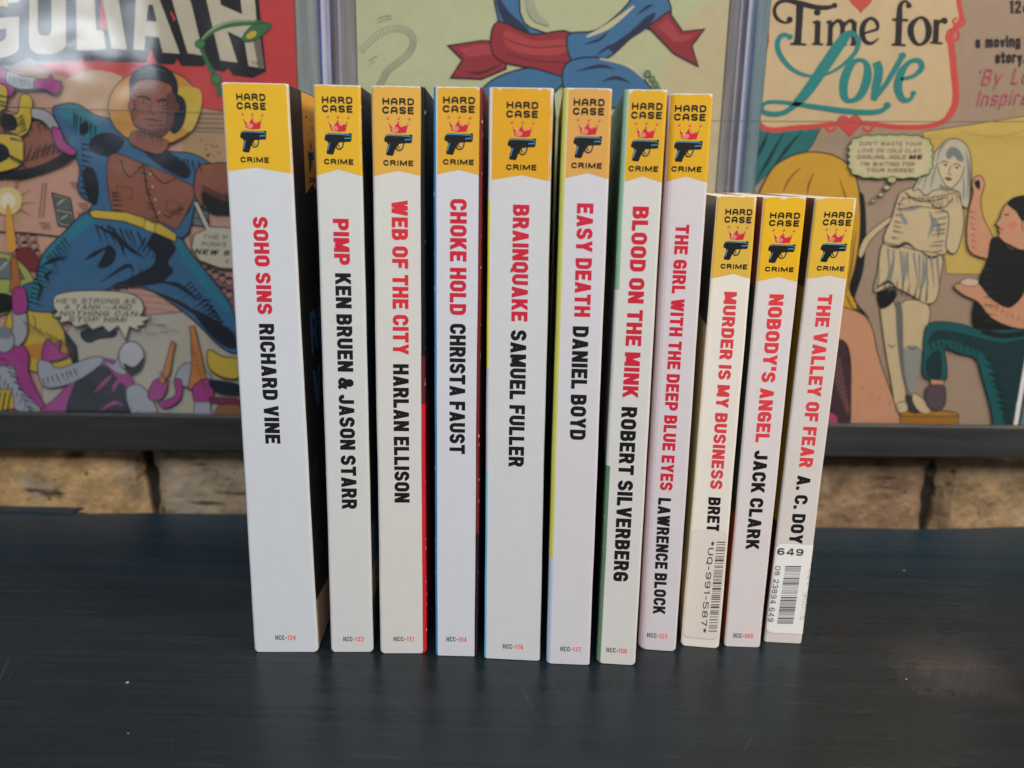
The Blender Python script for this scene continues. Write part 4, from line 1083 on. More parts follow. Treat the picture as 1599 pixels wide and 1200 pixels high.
A.line([(1368, 97, 13), (1372, 112, 14), (1367, 140, 13), (1364, 157, 9)], 13, TL); A.line([(1364, 157, 6), (1384, 130, 8), (1402, 100, 9), (1410, 86, 8)], 7, TL); A.ell(1409, 87, 6, 5, TL)
A.line([(1406, 124, 5), (1426, 119, 6), (1439, 106, 9), (1434, 95, 8), (1419, 98, 7), (1406, 116, 12), (1402, 138, 13), (1409, 155, 10), (1420, 156, 6), (1427, 146, 5)], 9, TL); A.ell(1426, 146, 4.5, 4, TL)
# price and blurb
A.text("12", 1576, 21, 1594, 21, 20, 4, (50, 46, 44), w=10, gap=2); A.text("C", 1597, 20, 1605, 20, 12, 2.5, (50, 46, 44), w=8)
A.text("a moving l", 1523, 75, 1604, 73, 18, 4.2, (34, 32, 32), w=12, gap=2.4)
A.text("story..", 1554, 99, 1606, 98, 18, 4.2, (34, 32, 32), w=11, gap=2.4)
A.text("'By Lo", 1524, 134, 1606, 130, 25, 2.6, (196, 88, 116), w=14, cap='round', slant=.35)
A.text("Inspire", 1524, 166, 1604, 163, 24, 2.6, (196, 88, 116), w=13, cap='round', slant=.35)
# blonde woman seen from behind
A.poly([(1344, 300), (1352, 350), (1348, 420), (1334, 470), (1350, 490), (1340, 500), (1318, 480), (1310, 350)], BK, 0, True)
A.poly([(1150, 420), (1170, 340), (1200, 272), (1225, 249), (1260, 238), (1298, 242), (1324, 258), (1338, 284), (1343, 326), (1342, 372), (1334, 420), (1326, 452), (1338, 478), (1326, 500), (1280, 490), (1180, 500)], GOLD, 2, True)
for q in ([(1250, 262), (1232, 280), (1222, 302)], [(1270, 270), (1262, 290), (1260, 304)], [(1310, 280), (1322, 320), (1322, 380)], [(1330, 320), (1328, 380), (1316, 440)], [(1336, 360), (1328, 420), (1320, 460)]): A.line([(q[0][0], q[0][1], 1), (q[1][0], q[1][1], 3), (q[2][0], q[2][1], 1)], 2, (120, 82, 30))
A.poly([(1300, 480), (1330, 484), (1350, 494), (1362, 514), (1370, 552), (1384, 594), (1404, 650), (1412, 690), (1320, 690), (1328, 600), (1326, 552), (1316, 532), (1290, 524)], SK, 1.6, True)
A.line([(1322, 462), (1330, 480), (1342, 486)], 2.4, (110, 76, 30)); A.line([(1332, 468), (1344, 482), (1356, 496)], 1.6, (60, 40, 34))
A.poly([(1280, 528), (1314, 533), (1325, 552), (1328, 600), (1322, 690), (1280, 690)], (70, 48, 60), 1.6, True)
for i in range(12): A.line([(1296 + i * 2.4, 580 + i * 6), (1312 + i * 1.2, 560 + i * 7)], 1.8, (150, 104, 96), smooth=False)
A.poly([(1290, 640), (1306, 650), (1312, 690), (1280, 690)], (196, 70, 120))
# statue of a woman on its stand
A.poly([(1392, 344), (1360, 374), (1345, 402), (1340, 394), (1352, 368), (1384, 342)], ST, 1.2, True)
A.poly([(1374, 470), (1396, 474), (1404, 530), (1409, 580), (1416, 640), (1400, 643), (1390, 592), (1381, 540)], ST, 1.3, True)
A.poly([(1406, 474), (1450, 478), (1443, 532), (1434, 580), (1424, 616), (1414, 594), (1407, 546)], ST, 1.3, True)
A.poly([(1410, 545), (1438, 545), (1434, 585), (1424, 618), (1414, 596)], (150, 154, 150), 0, True)
A.poly([(1398, 474), (1408, 480), (1410, 545), (1412, 600), (1406, 580), (1400, 530)], (110, 112, 112), 0, True)
A.poly([(1370, 455), (1400, 454), (1392, 474), (1374, 482)], BK, 0, True)
A.line([(1386, 538), (1392, 542), (1396, 538)], 2, (90, 86, 78)); A.line([(1418, 540), (1424, 546), (1430, 540)], 2, (80, 78, 74))
A.ell(1450, 648, 46, 8, (182, 130, 50), 1.5); A.poly([(1404, 650), (1496, 650), (1492, 690), (1408, 690)], (170, 118, 44), 1.2)
A.poly([(1412, 618), (1424, 620), (1440, 642), (1420, 644)], (60, 54, 60), 0, True)
A.poly([(1426, 614), (1440, 622), (1454, 638), (1448, 646), (1434, 642), (1424, 626)], ST, 1.3, True); A.poly([(1400, 630), (1414, 628), (1416, 642), (1402, 644)], ST, 1.2, True)
A.poly([(1410, 298), (1440, 292), (1480, 296), (1500, 306), (1498, 340), (1480, 380), (1472, 398), (1430, 390), (1380, 380), (1392, 340), (1400, 312)], ST, 1.4, True)
A.poly([(1376, 384), (1392, 381), (1430, 391), (1469, 399), (1468, 430), (1461, 468), (1444, 474), (1424, 462), (1404, 452), (1388, 448), (1364, 456), (1370, 424)], ST, 1.4, True)
for q in ([(1402, 322), (1420, 326), (1440, 322)], [(1450, 330), (1456, 350), (1448, 370)], [(1404, 330), (1412, 346), (1416, 350)], [(1396, 400), (1390, 424), (1384, 440)], [(1410, 394), (1412, 420), (1408, 446)], [(1440, 400), (1442, 430), (1436, 456)], [(1456, 340), (1464, 354), (1464, 372)]):
    A.line([(q[0][0], q[0][1], 1.5), (q[1][0], q[1][1], 7), (q[2][0], q[2][1], 1.5)], 4, (140, 148, 146))
for q in ([(1380, 382), (1400, 386), (1414, 380), (1430, 390)], [(1436, 392), (1452, 402), (1468, 398)], [(1366, 452), (1386, 440), (1400, 452)]): A.line([(q[0][0], q[0][1], 1)] + [(a_, b_, 5) for a_, b_ in q[1:-1]] + [(q[-1][0], q[-1][1], 1)], 4, (56, 56, 58))
A.line([(1412, 320), (1450, 314), (1470, 322)], 1.4, (120, 116, 104)); A.poly([(1404, 326), (1412, 310), (1460, 314), (1466, 326), (1430, 322)], ST, 1.2, True)
A.poly([(1494, 304), (1504, 338), (1500, 372), (1490, 396), (1476, 386), (1480, 352), (1478, 332), (1456, 322), (1452, 310), (1470, 306)], ST, 1.4, True)
HR = (200, 194, 172)
A.poly([(1464, 232), (1478, 219), (1496, 218), (1510, 230), (1516, 256), (1515, 292), (1510, 324), (1500, 318), (1496, 300), (1470, 296), (1456, 298), (1444, 306), (1434, 296), (1424, 298), (1432, 282), (1444, 262), (1452, 246)], HR, 1.3, True)
A.poly([(1466, 246), (1482, 238), (1500, 248), (1504, 264), (1498, 280), (1486, 293), (1476, 290), (1468, 276), (1464, 262)], (218, 200, 164), 1.3, True)
A.poly([(1464, 262), (1466, 240), (1480, 226), (1498, 230), (1507, 250), (1503, 262), (1496, 250), (1480, 244), (1472, 252)], HR, 0, True)
A.poly([(1476, 240), (1484, 230), (1496, 234), (1504, 250), (1496, 252), (1488, 244), (1480, 250)], (124, 134, 138), 0, True)
A.poly([(1466, 288), (1478, 293), (1488, 292), (1484, 299), (1470, 297)], (136, 136, 128), 0, True)
A.line([(1468, 255), (1473, 252), (1480, 255)], 1.6, (60, 62, 66)); A.line([(1487, 258), (1494, 256), (1499, 261)], 1.6, (60, 62, 66))
A.ell(1475, 258, 2.6, 1.8, (56, 58, 62)); A.ell(1493, 262, 2.6, 1.8, (56, 58, 62))
A.line([(1484, 259), (1480, 271), (1485, 273)], 1.5, (70, 70, 72)); A.poly([(1474, 278), (1480, 277), (1486, 280), (1480, 283)], (96, 78, 76), 0, True)
for q in ([(1460, 240), (1448, 268), (1440, 296)], [(1464, 250), (1456, 276), (1452, 296)], [(1456, 250), (1440, 276), (1430, 294)], [(1508, 236), (1511, 275), (1508, 312)], [(1512, 248), (1514, 280), (1512, 310)], [(1503, 276), (1504, 296), (1503, 314)], [(1478, 222), (1468, 232), (1462, 250)]):
    A.line([(q[0][0], q[0][1], .6), (q[1][0], q[1][1], 2.2), (q[2][0], q[2][1], .6)], 2, (116, 122, 122))
A.hatch((1410, 306), (1494, 306), 1.5, 12, 12, 1.5, (110, 108, 98)); A.hatch((1386, 388), (1464, 402), 1.5, 46, 9, 3.0, (140, 146, 142)); A.hatch((1370, 452), (1444, 470), -1.4, 30, 9, 2.6, (90, 92, 90))
A.hatch((1478, 330), (1470, 392), 3.0, 20, 8, 2.4, (120, 124, 120)); A.hatch((1400, 318), (1392, 370), .2, 14, 7, 2.2, (130, 132, 126));
A.line([(1412, 300), (1428, 312), (1452, 314), (1476, 308)], 1.6, (90, 88, 80)); A.line([(1486, 310), (1476, 322), (1464, 324)], 1.6, (90, 88, 80))
for x in (1458, 1464, 1470): A.line([(x, 316), (x - 4, 324)], 1.2, (90, 88, 80), smooth=False)
# sculptor
A.poly([(1516, 288), (1522, 276), (1531, 276), (1536, 290), (1530, 310), (1534, 340), (1548, 368), (1552, 400), (1540, 404), (1514, 394), (1508, 368), (1511, 330), (1518, 302)], SK, 1.4, True)
A.poly([(1520, 284), (1528, 282), (1528, 296), (1522, 292)], BK, 0, True)
A.poly([(1576, 314), (1600, 312), (1634, 330), (1634, 392), (1590, 390), (1574, 382), (1562, 376), (1557, 368), (1560, 363), (1556, 360), (1559, 356), (1553, 350), (1560, 340), (1562, 332), (1568, 320)], SK, 1.4)
pass
A.poly([(1571, 318), (1580, 309), (1604, 305), (1650, 312), (1650, 376), (1604, 372), (1598, 352), (1590, 340), (1584, 330), (1576, 324)], BK, 0, True)
A.line([(1600, 312), (1612, 320), (1622, 340)], 2, (50, 84, 96))
A.ell(1600, 352, 6, 9, SK, 1.2); A.line([(1566, 336), (1574, 335)], 2, smooth=False); A.line([(1558, 358), (1566, 358)], 1.4, (150, 70, 60), smooth=False); A.ell(1580, 352, 7, 6, (214, 138, 112))
A.poly([(1546, 374), (1560, 372), (1574, 388), (1600, 392), (1620, 382), (1670, 394), (1670, 520), (1528, 518), (1526, 446), (1540, 406)], BK, 1.4, True)
A.poly([(1488, 447), (1500, 441), (1512, 436), (1528, 444), (1546, 466), (1572, 480), (1590, 468), (1604, 450), (1640, 460), (1630, 500), (1604, 513), (1576, 510), (1546, 496), (1526, 472), (1502, 460)], SK, 1.5, True)
A.poly([(1498, 440), (1510, 434), (1526, 438), (1522, 446), (1506, 446)], (222, 196, 176), 1, True)
A.poly([(1442, 520), (1448, 506), (1466, 502), (1500, 506), (1530, 514), (1600, 514), (1620, 520), (1612, 570), (1592, 600), (1584, 640), (1588, 690), (1554, 690), (1546, 640), (1532, 590), (1522, 560), (1496, 552), (1474, 544), (1477, 570), (1474, 594), (1442, 588), (1440, 552)], (24, 96, 100), 1.6, True)
A.poly([(1448, 536), (1470, 530), (1510, 540), (1540, 560), (1556, 610), (1574, 680), (1590, 680), (1584, 640), (1596, 600), (1606, 560), (1600, 530), (1560, 534), (1500, 520), (1460, 516)], (26, 58, 66), 0, True)
A.poly([(1446, 560), (1466, 548), (1468, 590), (1446, 586)], (24, 54, 62), 0, True)
A.line([(1530, 516), (1562, 524), (1600, 520)], 9, (30, 34, 38))
A.poly([(1452, 592), (1472, 594), (1472, 606), (1452, 604)], SK, 1); A.poly([(1446, 604), (1462, 600), (1474, 604), (1475, 628), (1466, 640), (1452, 638), (1444, 624)], (92, 76, 88), 1.2, True)
A.hatch((1534, 420), (1536, 500), .1, 20, 8, 2, (60, 66, 72)); A.hatch((1512, 330), (1516, 385), .3, 10, 7, 1.6, (160, 96, 76)); A.hatch((1544, 480), (1596, 504), -1.3, 12, 7, 1.8, (160, 96, 76))
A.hatch((1450, 530), (1520, 540), 1.3, 18, 9, 2.6, (18, 40, 46)); A.hatch((1536, 560), (1566, 660), .3, 22, 10, 2.6, (18, 40, 46)); A.hatch((1330, 600), (1400, 640), -1.2, 10, 6, 1.2, (170, 116, 90))
# thought balloon
P = []
for i in range(44):
    a_ = 6.28318 * i / 44; k_ = 1 + .05 * (i % 2)
    cx_, cy_ = math.cos(a_), math.sin(a_)
    sq = (abs(cx_) ** 4 + abs(cy_) ** 4) ** -.25
    P.append((1389 + 64 * cx_ * sq * k_, 245 + 33 * cy_ * sq * k_))
A.poly(P, (196, 204, 150), 1.4, True)
A.poly([(1389 + (x - 1389) * .9, 245 + (y - 245) * .86) for x, y in P], (214, 202, 166), 0, True)
for x, y, r_ in ((1391, 281, 7), (1383, 293, 5.5), (1374, 304, 4.6), (1362, 314, 3.8)): A.ell(x, y, r_, r_ * .75, (190, 190, 146), 1.3)
for t_, xa, xb, y in (("DON'T WASTE YOUR", 1340, 1437, 228), ("LOVE ON COLD CLAY,", 1338, 1438, 238.5), ("I'M WAITING FOR", 1343, 1426, 259.5), ("YOUR KISSES!", 1351, 1424, 269)):
    A.text(t_, xa, y, xb, y + .6, 6.4, 1.05, (92, 84, 76), slant=.15)
A.text("DARLING...HOLD", 1337, 248.6, 1412, 249, 6.4, 1.05, (92, 84, 76), slant=.15); A.text("ME", 1417, 249, 1437, 249.2, 7, 1.9, (50, 46, 44), slant=.15)
art_right = A

LABELS = ["red and peach comic with big cream lettering and a man in blue trousers",
          "pale green comic with a red and blue ribbon, behind the tall books",
          "romance comic with teal script title, white statue and a sculptor in black shirt"]
for A, (x0, x1, z0, z1), lb in zip((art_left, art_mid, art_right), CM, LABELS):
    t = empty("comic_book", ((x0 + x1) / 2, ART_Y, z0))
    inv = Matrix.Translation((-(x0 + x1) / 2, -ART_Y, -z0))
    A.mb.v = [tuple(inv @ Vector(v)) for v in A.mb.v]
    h = z1 - z0; w = (x1 - x0) / 2
    A.mb.face([(-w, 0, 0), (w, 0, 0), (w, 0, h), (-w, 0, h)], ink((190, 180, 160)))
    A.mb.build("front_cover", M_NEWS, t)
    mb = MB(); mb.box((-w + .0003, .0002, .0004), (w - .0003, .0026, h - .0004), W0)
    mb.build("pages", M_PAGES, t)
    mb = MB(); mb.face([(w, .003, 0), (-w, .003, 0), (-w, .003, h), (w, .003, h)], ink((225, 222, 216)))
    if lb.startswith("romance"):
        mb.box((w + .0002, .0004, .0), (w + .0032, .0030, h), ink((232, 230, 228)))
        mb.build("backing_board", M_CARD, t)
    else:
        mb.build("back_cover", M_NEWS, t)
    tag(t, lb, "comic", "comics displayed behind the books")

# thin wire stretched in front of the cases
pa, pb, pc = at_y(0, 167, .4135), at_y(800, 186, .4135), at_y(1599, 190, .4135)
WP = [Vector((-0.70, .4135, pa.z - (pb.z - pa.z) * .78))]
mb = MB()
pts = []
for i in range(61):
    x = -0.70 + 1.4 * i / 60
    # gentle sag through the three measured points
    l0 = (x - pb.x) * (x - pc.x) / ((pa.x - pb.x) * (pa.x - pc.x)); l1 = (x - pa.x) * (x - pc.x) / ((pb.x - pa.x) * (pb.x - pc.x)); l2 = (x - pa.x) * (x - pb.x) / ((pc.x - pa.x) * (pc.x - pb.x))
    pts.append((x, 0.4135, l0 * pa.z + l1 * pb.z + l2 * pc.z))
for a, c in zip(pts[:-1], pts[1:]):
    rad = 0.00022
    for k in range(6):
        a0, a1 = k * math.pi / 3, (k + 1) * math.pi / 3
        mb.face([(a[0], a[1] + rad * math.cos(a0), a[2] + rad * math.sin(a0)), (c[0], c[1] + rad * math.cos(a0), c[2] + rad * math.sin(a0)),
                 (c[0], c[1] + rad * math.cos(a1), c[2] + rad * math.sin(a1)), (a[0], a[1] + rad * math.cos(a1), a[2] + rad * math.sin(a1))], W0)
tag(mb.build("retaining_wire", M_WIRE), "thin dark wire stretched level across the front of the comic cases", "wire")


# ------------------------------------------------------------------ paperbacks
YL = 0.0


class Book:
    def __init__(s, bl, br, leanL, leanR, h, depth, rl=.0009, rr=.0009, seed=0):
        s.L, s.Rr = Vector(bl) / 1000, Vector(br) / 1000
        d = s.Rr - s.L; s.w = d.length; s.ex = d / s.w; s.ey = Vector((-s.ex.y, s.ex.x, 0))
        s.o = (s.L + s.Rr) / 2; s.h = h / 1000; s.d = depth / 1000; s.rl, s.rr = rl, rr
        s.cT = (leanL + leanR) / 2000; s.wT = s.w + (leanR - leanL) / 1000
        s.yaw = math.atan2(s.ex.y, s.ex.x); s.rng = random.Random(seed)
        q = random.Random(seed + 40); s.bow = (q.uniform(-.00012, .0001), q.uniform(.00002, .00007), q.uniform(0, 6), q.uniform(0, 6))
        s.rcb = q.choice((.0006, .0009, .0014)); s.rct = q.uniform(.0003, .0006)
        s.cb = (q.uniform(-.0002, .0002), q.uniform(0, 6))

    def cx(s, z): return s.cT * z / s.h + s.cb[0] * math.sin(math.pi * z / s.h) + 3e-5 * math.sin(z * 75 + s.cb[1])
    def hw(s, z):
        v = (s.w + (s.wT - s.w) * z / s.h) / 2
        v += s.bow[0] * math.sin(math.pi * z / s.h) + s.bow[1] * math.sin(z * 61 + s.bow[2]) + 3e-5 * math.sin(z * 190 + s.bow[3])
        for d, rc in ((z, s.rcb), (s.h - z, s.rct)):
            if d < rc: v -= rc - math.sqrt(max(0.0, rc * rc - (rc - d) ** 2))
        return v

    def S(s, x, z, off=0.0):
        """point on the spine: x = arc length from its middle (at width w), z = height"""
        k = s.hw(z) / (s.w / 2); x = x * k; hw = s.hw(z)
        r = s.rr if x > 0 else s.rl; sg = 1 if x > 0 else -1
        fl = hw - r; a = abs(x)
        if a <= fl:
            bul = 0.00002 * (1 - (a / fl) ** 2)
            X, Y, nx, ny = x, -bul, 0.0, -1.0
        else:
            an = (a - fl) / r
            if an <= math.pi / 2:
                X = sg * (fl + r * math.sin(an)); Y = r * (1 - math.cos(an)); nx, ny = sg * math.sin(an), -math.cos(an)
            else:
                X = sg * hw; Y = r + (a - fl - r * math.pi / 2); nx, ny = sg, 0.0
        return (s.cx(z) + X + nx * off, Y + ny * off, z)

    def pix(s, px, py):
        """pixel on the spine plane -> local x, z"""
        d = ray(px, py); n = s.ey
        t = n.dot(s.o - CAM) / n.dot(d); p = CAM + d * t - s.o
        z = p.z
        return ((p.dot(s.ex) - s.cx(z)) / (s.hw(z) / (s.w / 2)), z)

    def cols(s, n=14):
        hw = s.w / 2
        a0 = -(hw - s.rl + s.rl * math.pi / 2); a1 = hw - s.rr + s.rr * math.pi / 2
        L = [a0 + (s.rl * math.pi / 2) * i / 4 for i in range(4)]
        f0, f1 = -(hw - s.rl), hw - s.rr
        L += [f0 + (f1 - f0) * i / n for i in range(n)] + [f1 - .0003, f1 - .0006, f0 + .0004]; L.sort()
        L += [f1 + (s.rr * math.pi / 2) * i / 4 for i in range(5)]
        return L


def spine_text(bk, mb, t, p0, p1, cap_mm, col, wt=.225, space=.42, w=.60):
    """title lettering running down the spine between two pixels"""
    x0, z0 = bk.pix(*p0); x1, z1 = bk.pix(*p1)
    h = cap_mm / 1000
    tw, polys = text(t, h * w, h, h * wt, h * .085, h * space * .62)
    k = (z0 - z1) / tw
    for layer, P in polys:
        mb.face([bk.S(x0 + (x1 - x0) * (a / tw) - h / 2 + b, z0 - a * k, 3.5e-5 + layer * 6e-6) for a, b in P], col)


def spine_text_h(bk, mb, t, cxx, cz, w_mm, h_mm, col, wt=.2, cap='round', arch=True, fn=None, lw=1.0, gapf=.26):
    """upright lettering centred at cxx, cz"""
    h = h_mm / 1000
    tw, polys = text(t, h * lw, h, h * wt, h * gapf, h * .4, cap, arch)
    k = (w_mm / 1000) / tw
    fn = fn or (lambda x, z, o: bk.S(x, z, o))
    for layer, P in polys:
        mb.face([fn(cxx + (a - tw / 2) * k, cz - h / 2 + b, 4.5e-5 + layer * 6e-6) for a, b in P], col)


INK_K = ink((24, 22, 22), 1.2); INK_R = ink((206, 40, 62), 1.0); INK_B = ink((70, 150, 190), 1.1)


def logo(bk, mb, pH, pC, fn=None):
    """HARD CASE / crown / pistol / CRIME between two anchors (middle of HARD, middle of CRIME)"""
    if fn is None:
        (xh, zh), (xc, zc) = bk.pix(*pH), bk.pix(*pC)
        fn = lambda x, z, o: bk.S(x, z, o)
    else: (xh, zh), (xc, zc) = pH, pC
    u = (zh - zc) / 448.0            # metres per drawing unit

    def T(x, y):                      # drawing units (measured on the first book, y down)
        f = (y - 192) / 448.0
        return (xh + (xc - xh) * f + (x - 282 - 28 * f) * u, zh - (y - 192) * u)

    def pg(P, col, lay):
        Q = [T(*p) for p in P]
        ar = sum(Q[i - 1][0] * Q[i][1] - Q[i][0] * Q[i - 1][1] for i in range(len(Q)))
        if ar < 0: Q = Q[::-1]
        mb.face([fn(a, b_, 4.5e-5 + lay * 6e-6) for a, b_ in Q], col)

    for t_, x, y, w_, h_ in (("HARD", 282, 192, 241, 52), ("CASE", 284, 255, 242, 53), ("CRIME", 310, 640, 237, 42)):
        a, b_ = T(x, y)
        spine_text_h(bk, mb, t_, a, b_, w_ * u * 1000, h_ * u * 1000, INK_K, .27, fn=fn, lw=1.15)
    dx = lambda y: 28 * (y - 192) / 448.0 - 7.7
    # crown
    pg([(217, 343), (262, 380), (292, 333), (320, 378), (370, 343), (356, 416), (299, 421), (241, 413)], INK_R, 0)
    HY = ink((232, 200, 150), 1.1)
    for x0, y0, x1, y1, w_ in ((228, 352, 262, 384, 4), (240, 384, 290, 382, 3), (243, 392, 296, 391, 3.4), (246, 401, 298, 400, 3.4), (250, 409, 290, 410, 3), (294, 346, 312, 374, 3.5), (345, 368, 362, 354, 4)):
        for q in strip([(x0, y0), (x1, y1)], w_): pg(q, HY, 2)
    for x, y in ((210, 314), (292, 314), (373, 317)):
        pg([(x + 10.5 * math.cos(a * .5236), y + 10.5 * math.sin(a * .5236)) for a in range(12)], INK_R, 0)
        pg([(x - 2 + 4.5 * math.cos(a * .785), y - 2 + 4.5 * math.sin(a * .785)) for a in range(8)], HY, 2)
    # pistol: slide, grip, guard ring
    pg([(196, 448), (204, 434), (226, 430), (385, 433), (390, 427), (403, 428), (407, 436), (406, 484), (398, 492), (346, 494), (300, 500), (292, 520), (278, 545), (266, 584), (258, 588), (216, 584), (210, 576), (213, 545), (222, 512), (214, 492), (192, 482), (190, 466)], INK_K, 0)
    ring = cr([(284, 488), (286, 524), (296, 543), (318, 546), (334, 534), (342, 508), (343, 488)], False, 4)
    for q in strip(ring, 10): pg(q, INK_K, 1)
    trig = cr([(304, 494), (300, 512), (306, 526), (317, 528)], False, 4)
    for q in strip(trig, 7): pg(q, INK_K, 2)
    for P_, w_ in (([(206, 444), (220, 438), (300, 438), (376, 441)], 6), ([(372, 441), (392, 444), (399, 452)], 5), ([(350, 468), (375, 465), (400, 466)], 7), ([(233, 500), (226, 530), (219, 560)], 6.5), ([(336, 500), (334, 520), (324, 536)], 5)):
        for q in strip(cr(P_, False, 4), w_): pg(q, INK_B, 3)


GREYB = ink((70, 76, 78), 1.1); REDS = ink((226, 84, 84), 1.15)


def code(bk, mb, num, px, py):
    x, z = bk.pix(px, py)
    h = 1.95e-3
    t1, p1 = text("HCC-", h * .52, h, h * .17, h * .14, h * .3)
    t2, p2 = text(num, h * .52, h, h * .17, h * .14, h * .3)
    tot = t1 + t2 + h * .14; k = 7.6e-3 / tot
    for polys, x0, c in ((p1, 0, GREYB), (p2, t1 + h * .14, REDS)):
        for layer, P in polys:
            mb.face([bk.S(x + (x0 + a - tot / 2) * k, z - h / 2 + b, 3.5e-5 + layer * 5e-6) for a, b in P], c)


def make_book(idx, bk, white, yellow, chev, logo_px, title, author, codepx, left, right, label, cap=5.5, sticker=None, arc_left=False, arc_right=0, extra=None, redk=INK_R, wbot=None):
    t = empty("paperback_book", bk.o, bk.yaw)
    h = bk.h; r = bk.rng
    CW = ink(white, 1.06); CY = ink(yellow, 1.0); PAPER = ink((222, 216, 204), 1.2)

    def zone(zs, z):
        for za, zb, c in zs:
            if za <= z < zb: return ink(c, 1.2)
        return ink(zs[-1][2], 1.2)
    # --- spine with everything printed on it
    mb = MB(); cols = bk.cols(); hw = bk.w / 2
    rows = sorted(set([0, .0002, .0004, .0006, .0009, .0014, h - .0003, h - .00012] + [h * i / 24 for i in range(1, 24)] + [h - .0006, h] + [z for zs in (left, right) for za, zb, _ in zs for z in (za, zb) if 0 < z < h]))
    bev = lambda z: 1.0
    for a, c in zip(cols[:-1], cols[1:]):
        for za, zb in zip(rows[:-1], rows[1:]):
            col = CW
            if arc_left and c <= -(hw - bk.rl) + arc_left * .001: col = zone(left, (za + zb) / 2)
            if arc_right and a >= hw - bk.rr - arc_right * .001 - 1e-7: col = zone(right, (za + zb) / 2)
            offa = -.00025 if za == 0 else 0.0; offb = -.0002 if zb == h else 0.0
            mb.face([bk.S(a, za, offa), bk.S(c, za, offa), bk.S(c, zb, offb), bk.S(a, zb, offb)], col)
    # yellow banner, its top edge rubbed through to the paper
    cl, ca, crr = [bk.pix(*p) for p in chev]
    y0 = cols[0] + (bk.rl * .75 if not arc_left else bk.rl * 1.5 + arc_left * .0011); y1 = cols[-1] - bk.rr * (.12 if not arc_right else 1.5) - arc_right * .001
    nb = 40; xs = sorted([y0 + (y1 - y0) * i / nb for i in range(nb + 1)] + [ca[0]])
    ph = [r.uniform(0, 6.28) for _ in range(4)]
    chips = [(r.choice((y0, y1)) if r.random() < .5 else r.uniform(y0, y1), r.uniform(.0004, .0026), r.uniform(.0001, .0007) * (1.5 if r.random() < .25 else .7)) for _ in range(5)]

    def top(x):
        e = .00016 + .00005 * math.sin(x * 2100 + ph[0]) + .00004 * math.sin(x * 5200 + ph[1]) + r.uniform(0, .0001)
        for cx_, wd, dp in chips: e += dp * max(0, 1 - abs(x - cx_) / wd)
        return h - e

    def low(x):
        if x < ca[0]: return cl[1] + (ca[1] - cl[1]) * max(-.1, (x - cl[0]) / (ca[0] - cl[0]))
        return ca[1] + (crr[1] - ca[1]) * min(1.1, (x - ca[0]) / (crr[0] - ca[0]))
    tp = [top(x) for x in xs]
    for i in range(len(xs) - 1):
        a, c = xs[i], xs[i + 1]
        zl = [low(a), low(c)]; zh = [tp[i], tp[i + 1]]
        for k in range(4):
            f0, f1 = k / 4, (k + 1) / 4
            mb.face([bk.S(a, zl[0] + (zh[0] - zl[0]) * f0, 1.8e-5), bk.S(c, zl[1] + (zh[1] - zl[1]) * f0, 1.8e-5),
                     bk.S(c, zl[1] + (zh[1] - zl[1]) * f1, 1.8e-5), bk.S(a, zl[0] + (zh[0] - zl[0]) * f1, 1.8e-5)], CY)
    logo(bk, mb, *logo_px)
    spine_text(bk, mb, title[0], title[1], title[2], cap, redk)
    spine_text(bk, mb, author[0], author[1], author[2], cap, INK_K)
    if codepx: code(bk, mb, *codepx)
    # rubbed flecks along the two folds, grey smudges on the white
    for side, zs in ((-1, left), (1, right)):
        for _ in range(16):
            z = r.uniform(.003, h - .001); rad = bk.rl if side < 0 else bk.rr
            xx = side * (hw - rad + rad * r.uniform(.7, 1.4)); l = r.uniform(.0002, .0014); wd = r.uniform(.00006, .0002)
            mb.face([bk.S(xx - wd, z, 3e-5), bk.S(xx + wd, z - l * .2, 3e-5), bk.S(xx + wd * .6, z + l, 3e-5), bk.S(xx - wd * .7, z + l * .8, 3e-5)], PAPER)
    for _ in range(7):
        x, z = r.uniform(-hw * .8, hw * .8), r.uniform(.004, h * .8); q = r.uniform(.00008, .00022)
        mb.face([bk.S(x - q, z, 2e-5), bk.S(x + q * .4, z - q, 2e-5), bk.S(x + q, z + q * .5, 2e-5), bk.S(x, z + q, 2e-5)], ink((150, 146, 140), 1.1))
    mb.build("spine", M_CARD, t, smooth=False)
    # --- covers
    for side, zs, nm in ((1, right, "front_cover"), (-1, left, "back_cover")):
        mb = MB(); rad = bk.rr if side > 0 else bk.rl; th = .0003
        zz = sorted(set([0.0002, h - .0003] + [h * i / 10 for i in range(1, 10)] + [z for za, zb, _ in zs for z in (za, zb) if 0.0002 < z < h - .0003]))
        ny = 8
        for za, zb in zip(zz[:-1], zz[1:]):
            for j in range(ny):
                ya, yb = rad + (bk.d - rad) * j / ny, rad + (bk.d - rad) * (j + 1) / ny
                c = zone(zs, (za + zb) / 2)
                P = [(bk.cx(z) + side * bk.hw(z), y, z) for y, z in ((ya, za), (yb, za), (yb, zb), (ya, zb))]
                mb.face(P if side > 0 else P[::-1], c)
                P = [(bk.cx(z) + side * (bk.hw(z) - th), y, z) for y, z in ((ya, za), (yb, za), (yb, zb), (ya, zb))]
                mb.face(P[::-1] if side > 0 else P, PAPER)
        for zc in (zz[0], zz[-1]):
            xo, xi = bk.cx(zc) + side * bk.hw(zc), bk.cx(zc) + side * (bk.hw(zc) - th)
            mb.face([(xo, rad, zc), (xo, bk.d, zc), (xi, bk.d, zc), (xi, rad, zc)], PAPER)
        mb.face([(bk.cx(z) + side * (bk.hw(z) - e), bk.d, z) for e, z in ((0, zz[0]), (0, zz[-1]), (th, zz[-1]), (th, zz[0]))], PAPER)
        if side > 0 and extra: extra(bk, mb)
        mb.build(nm, M_CARD, t)
    # --- page block
    mb = MB(); zt = h - .0006
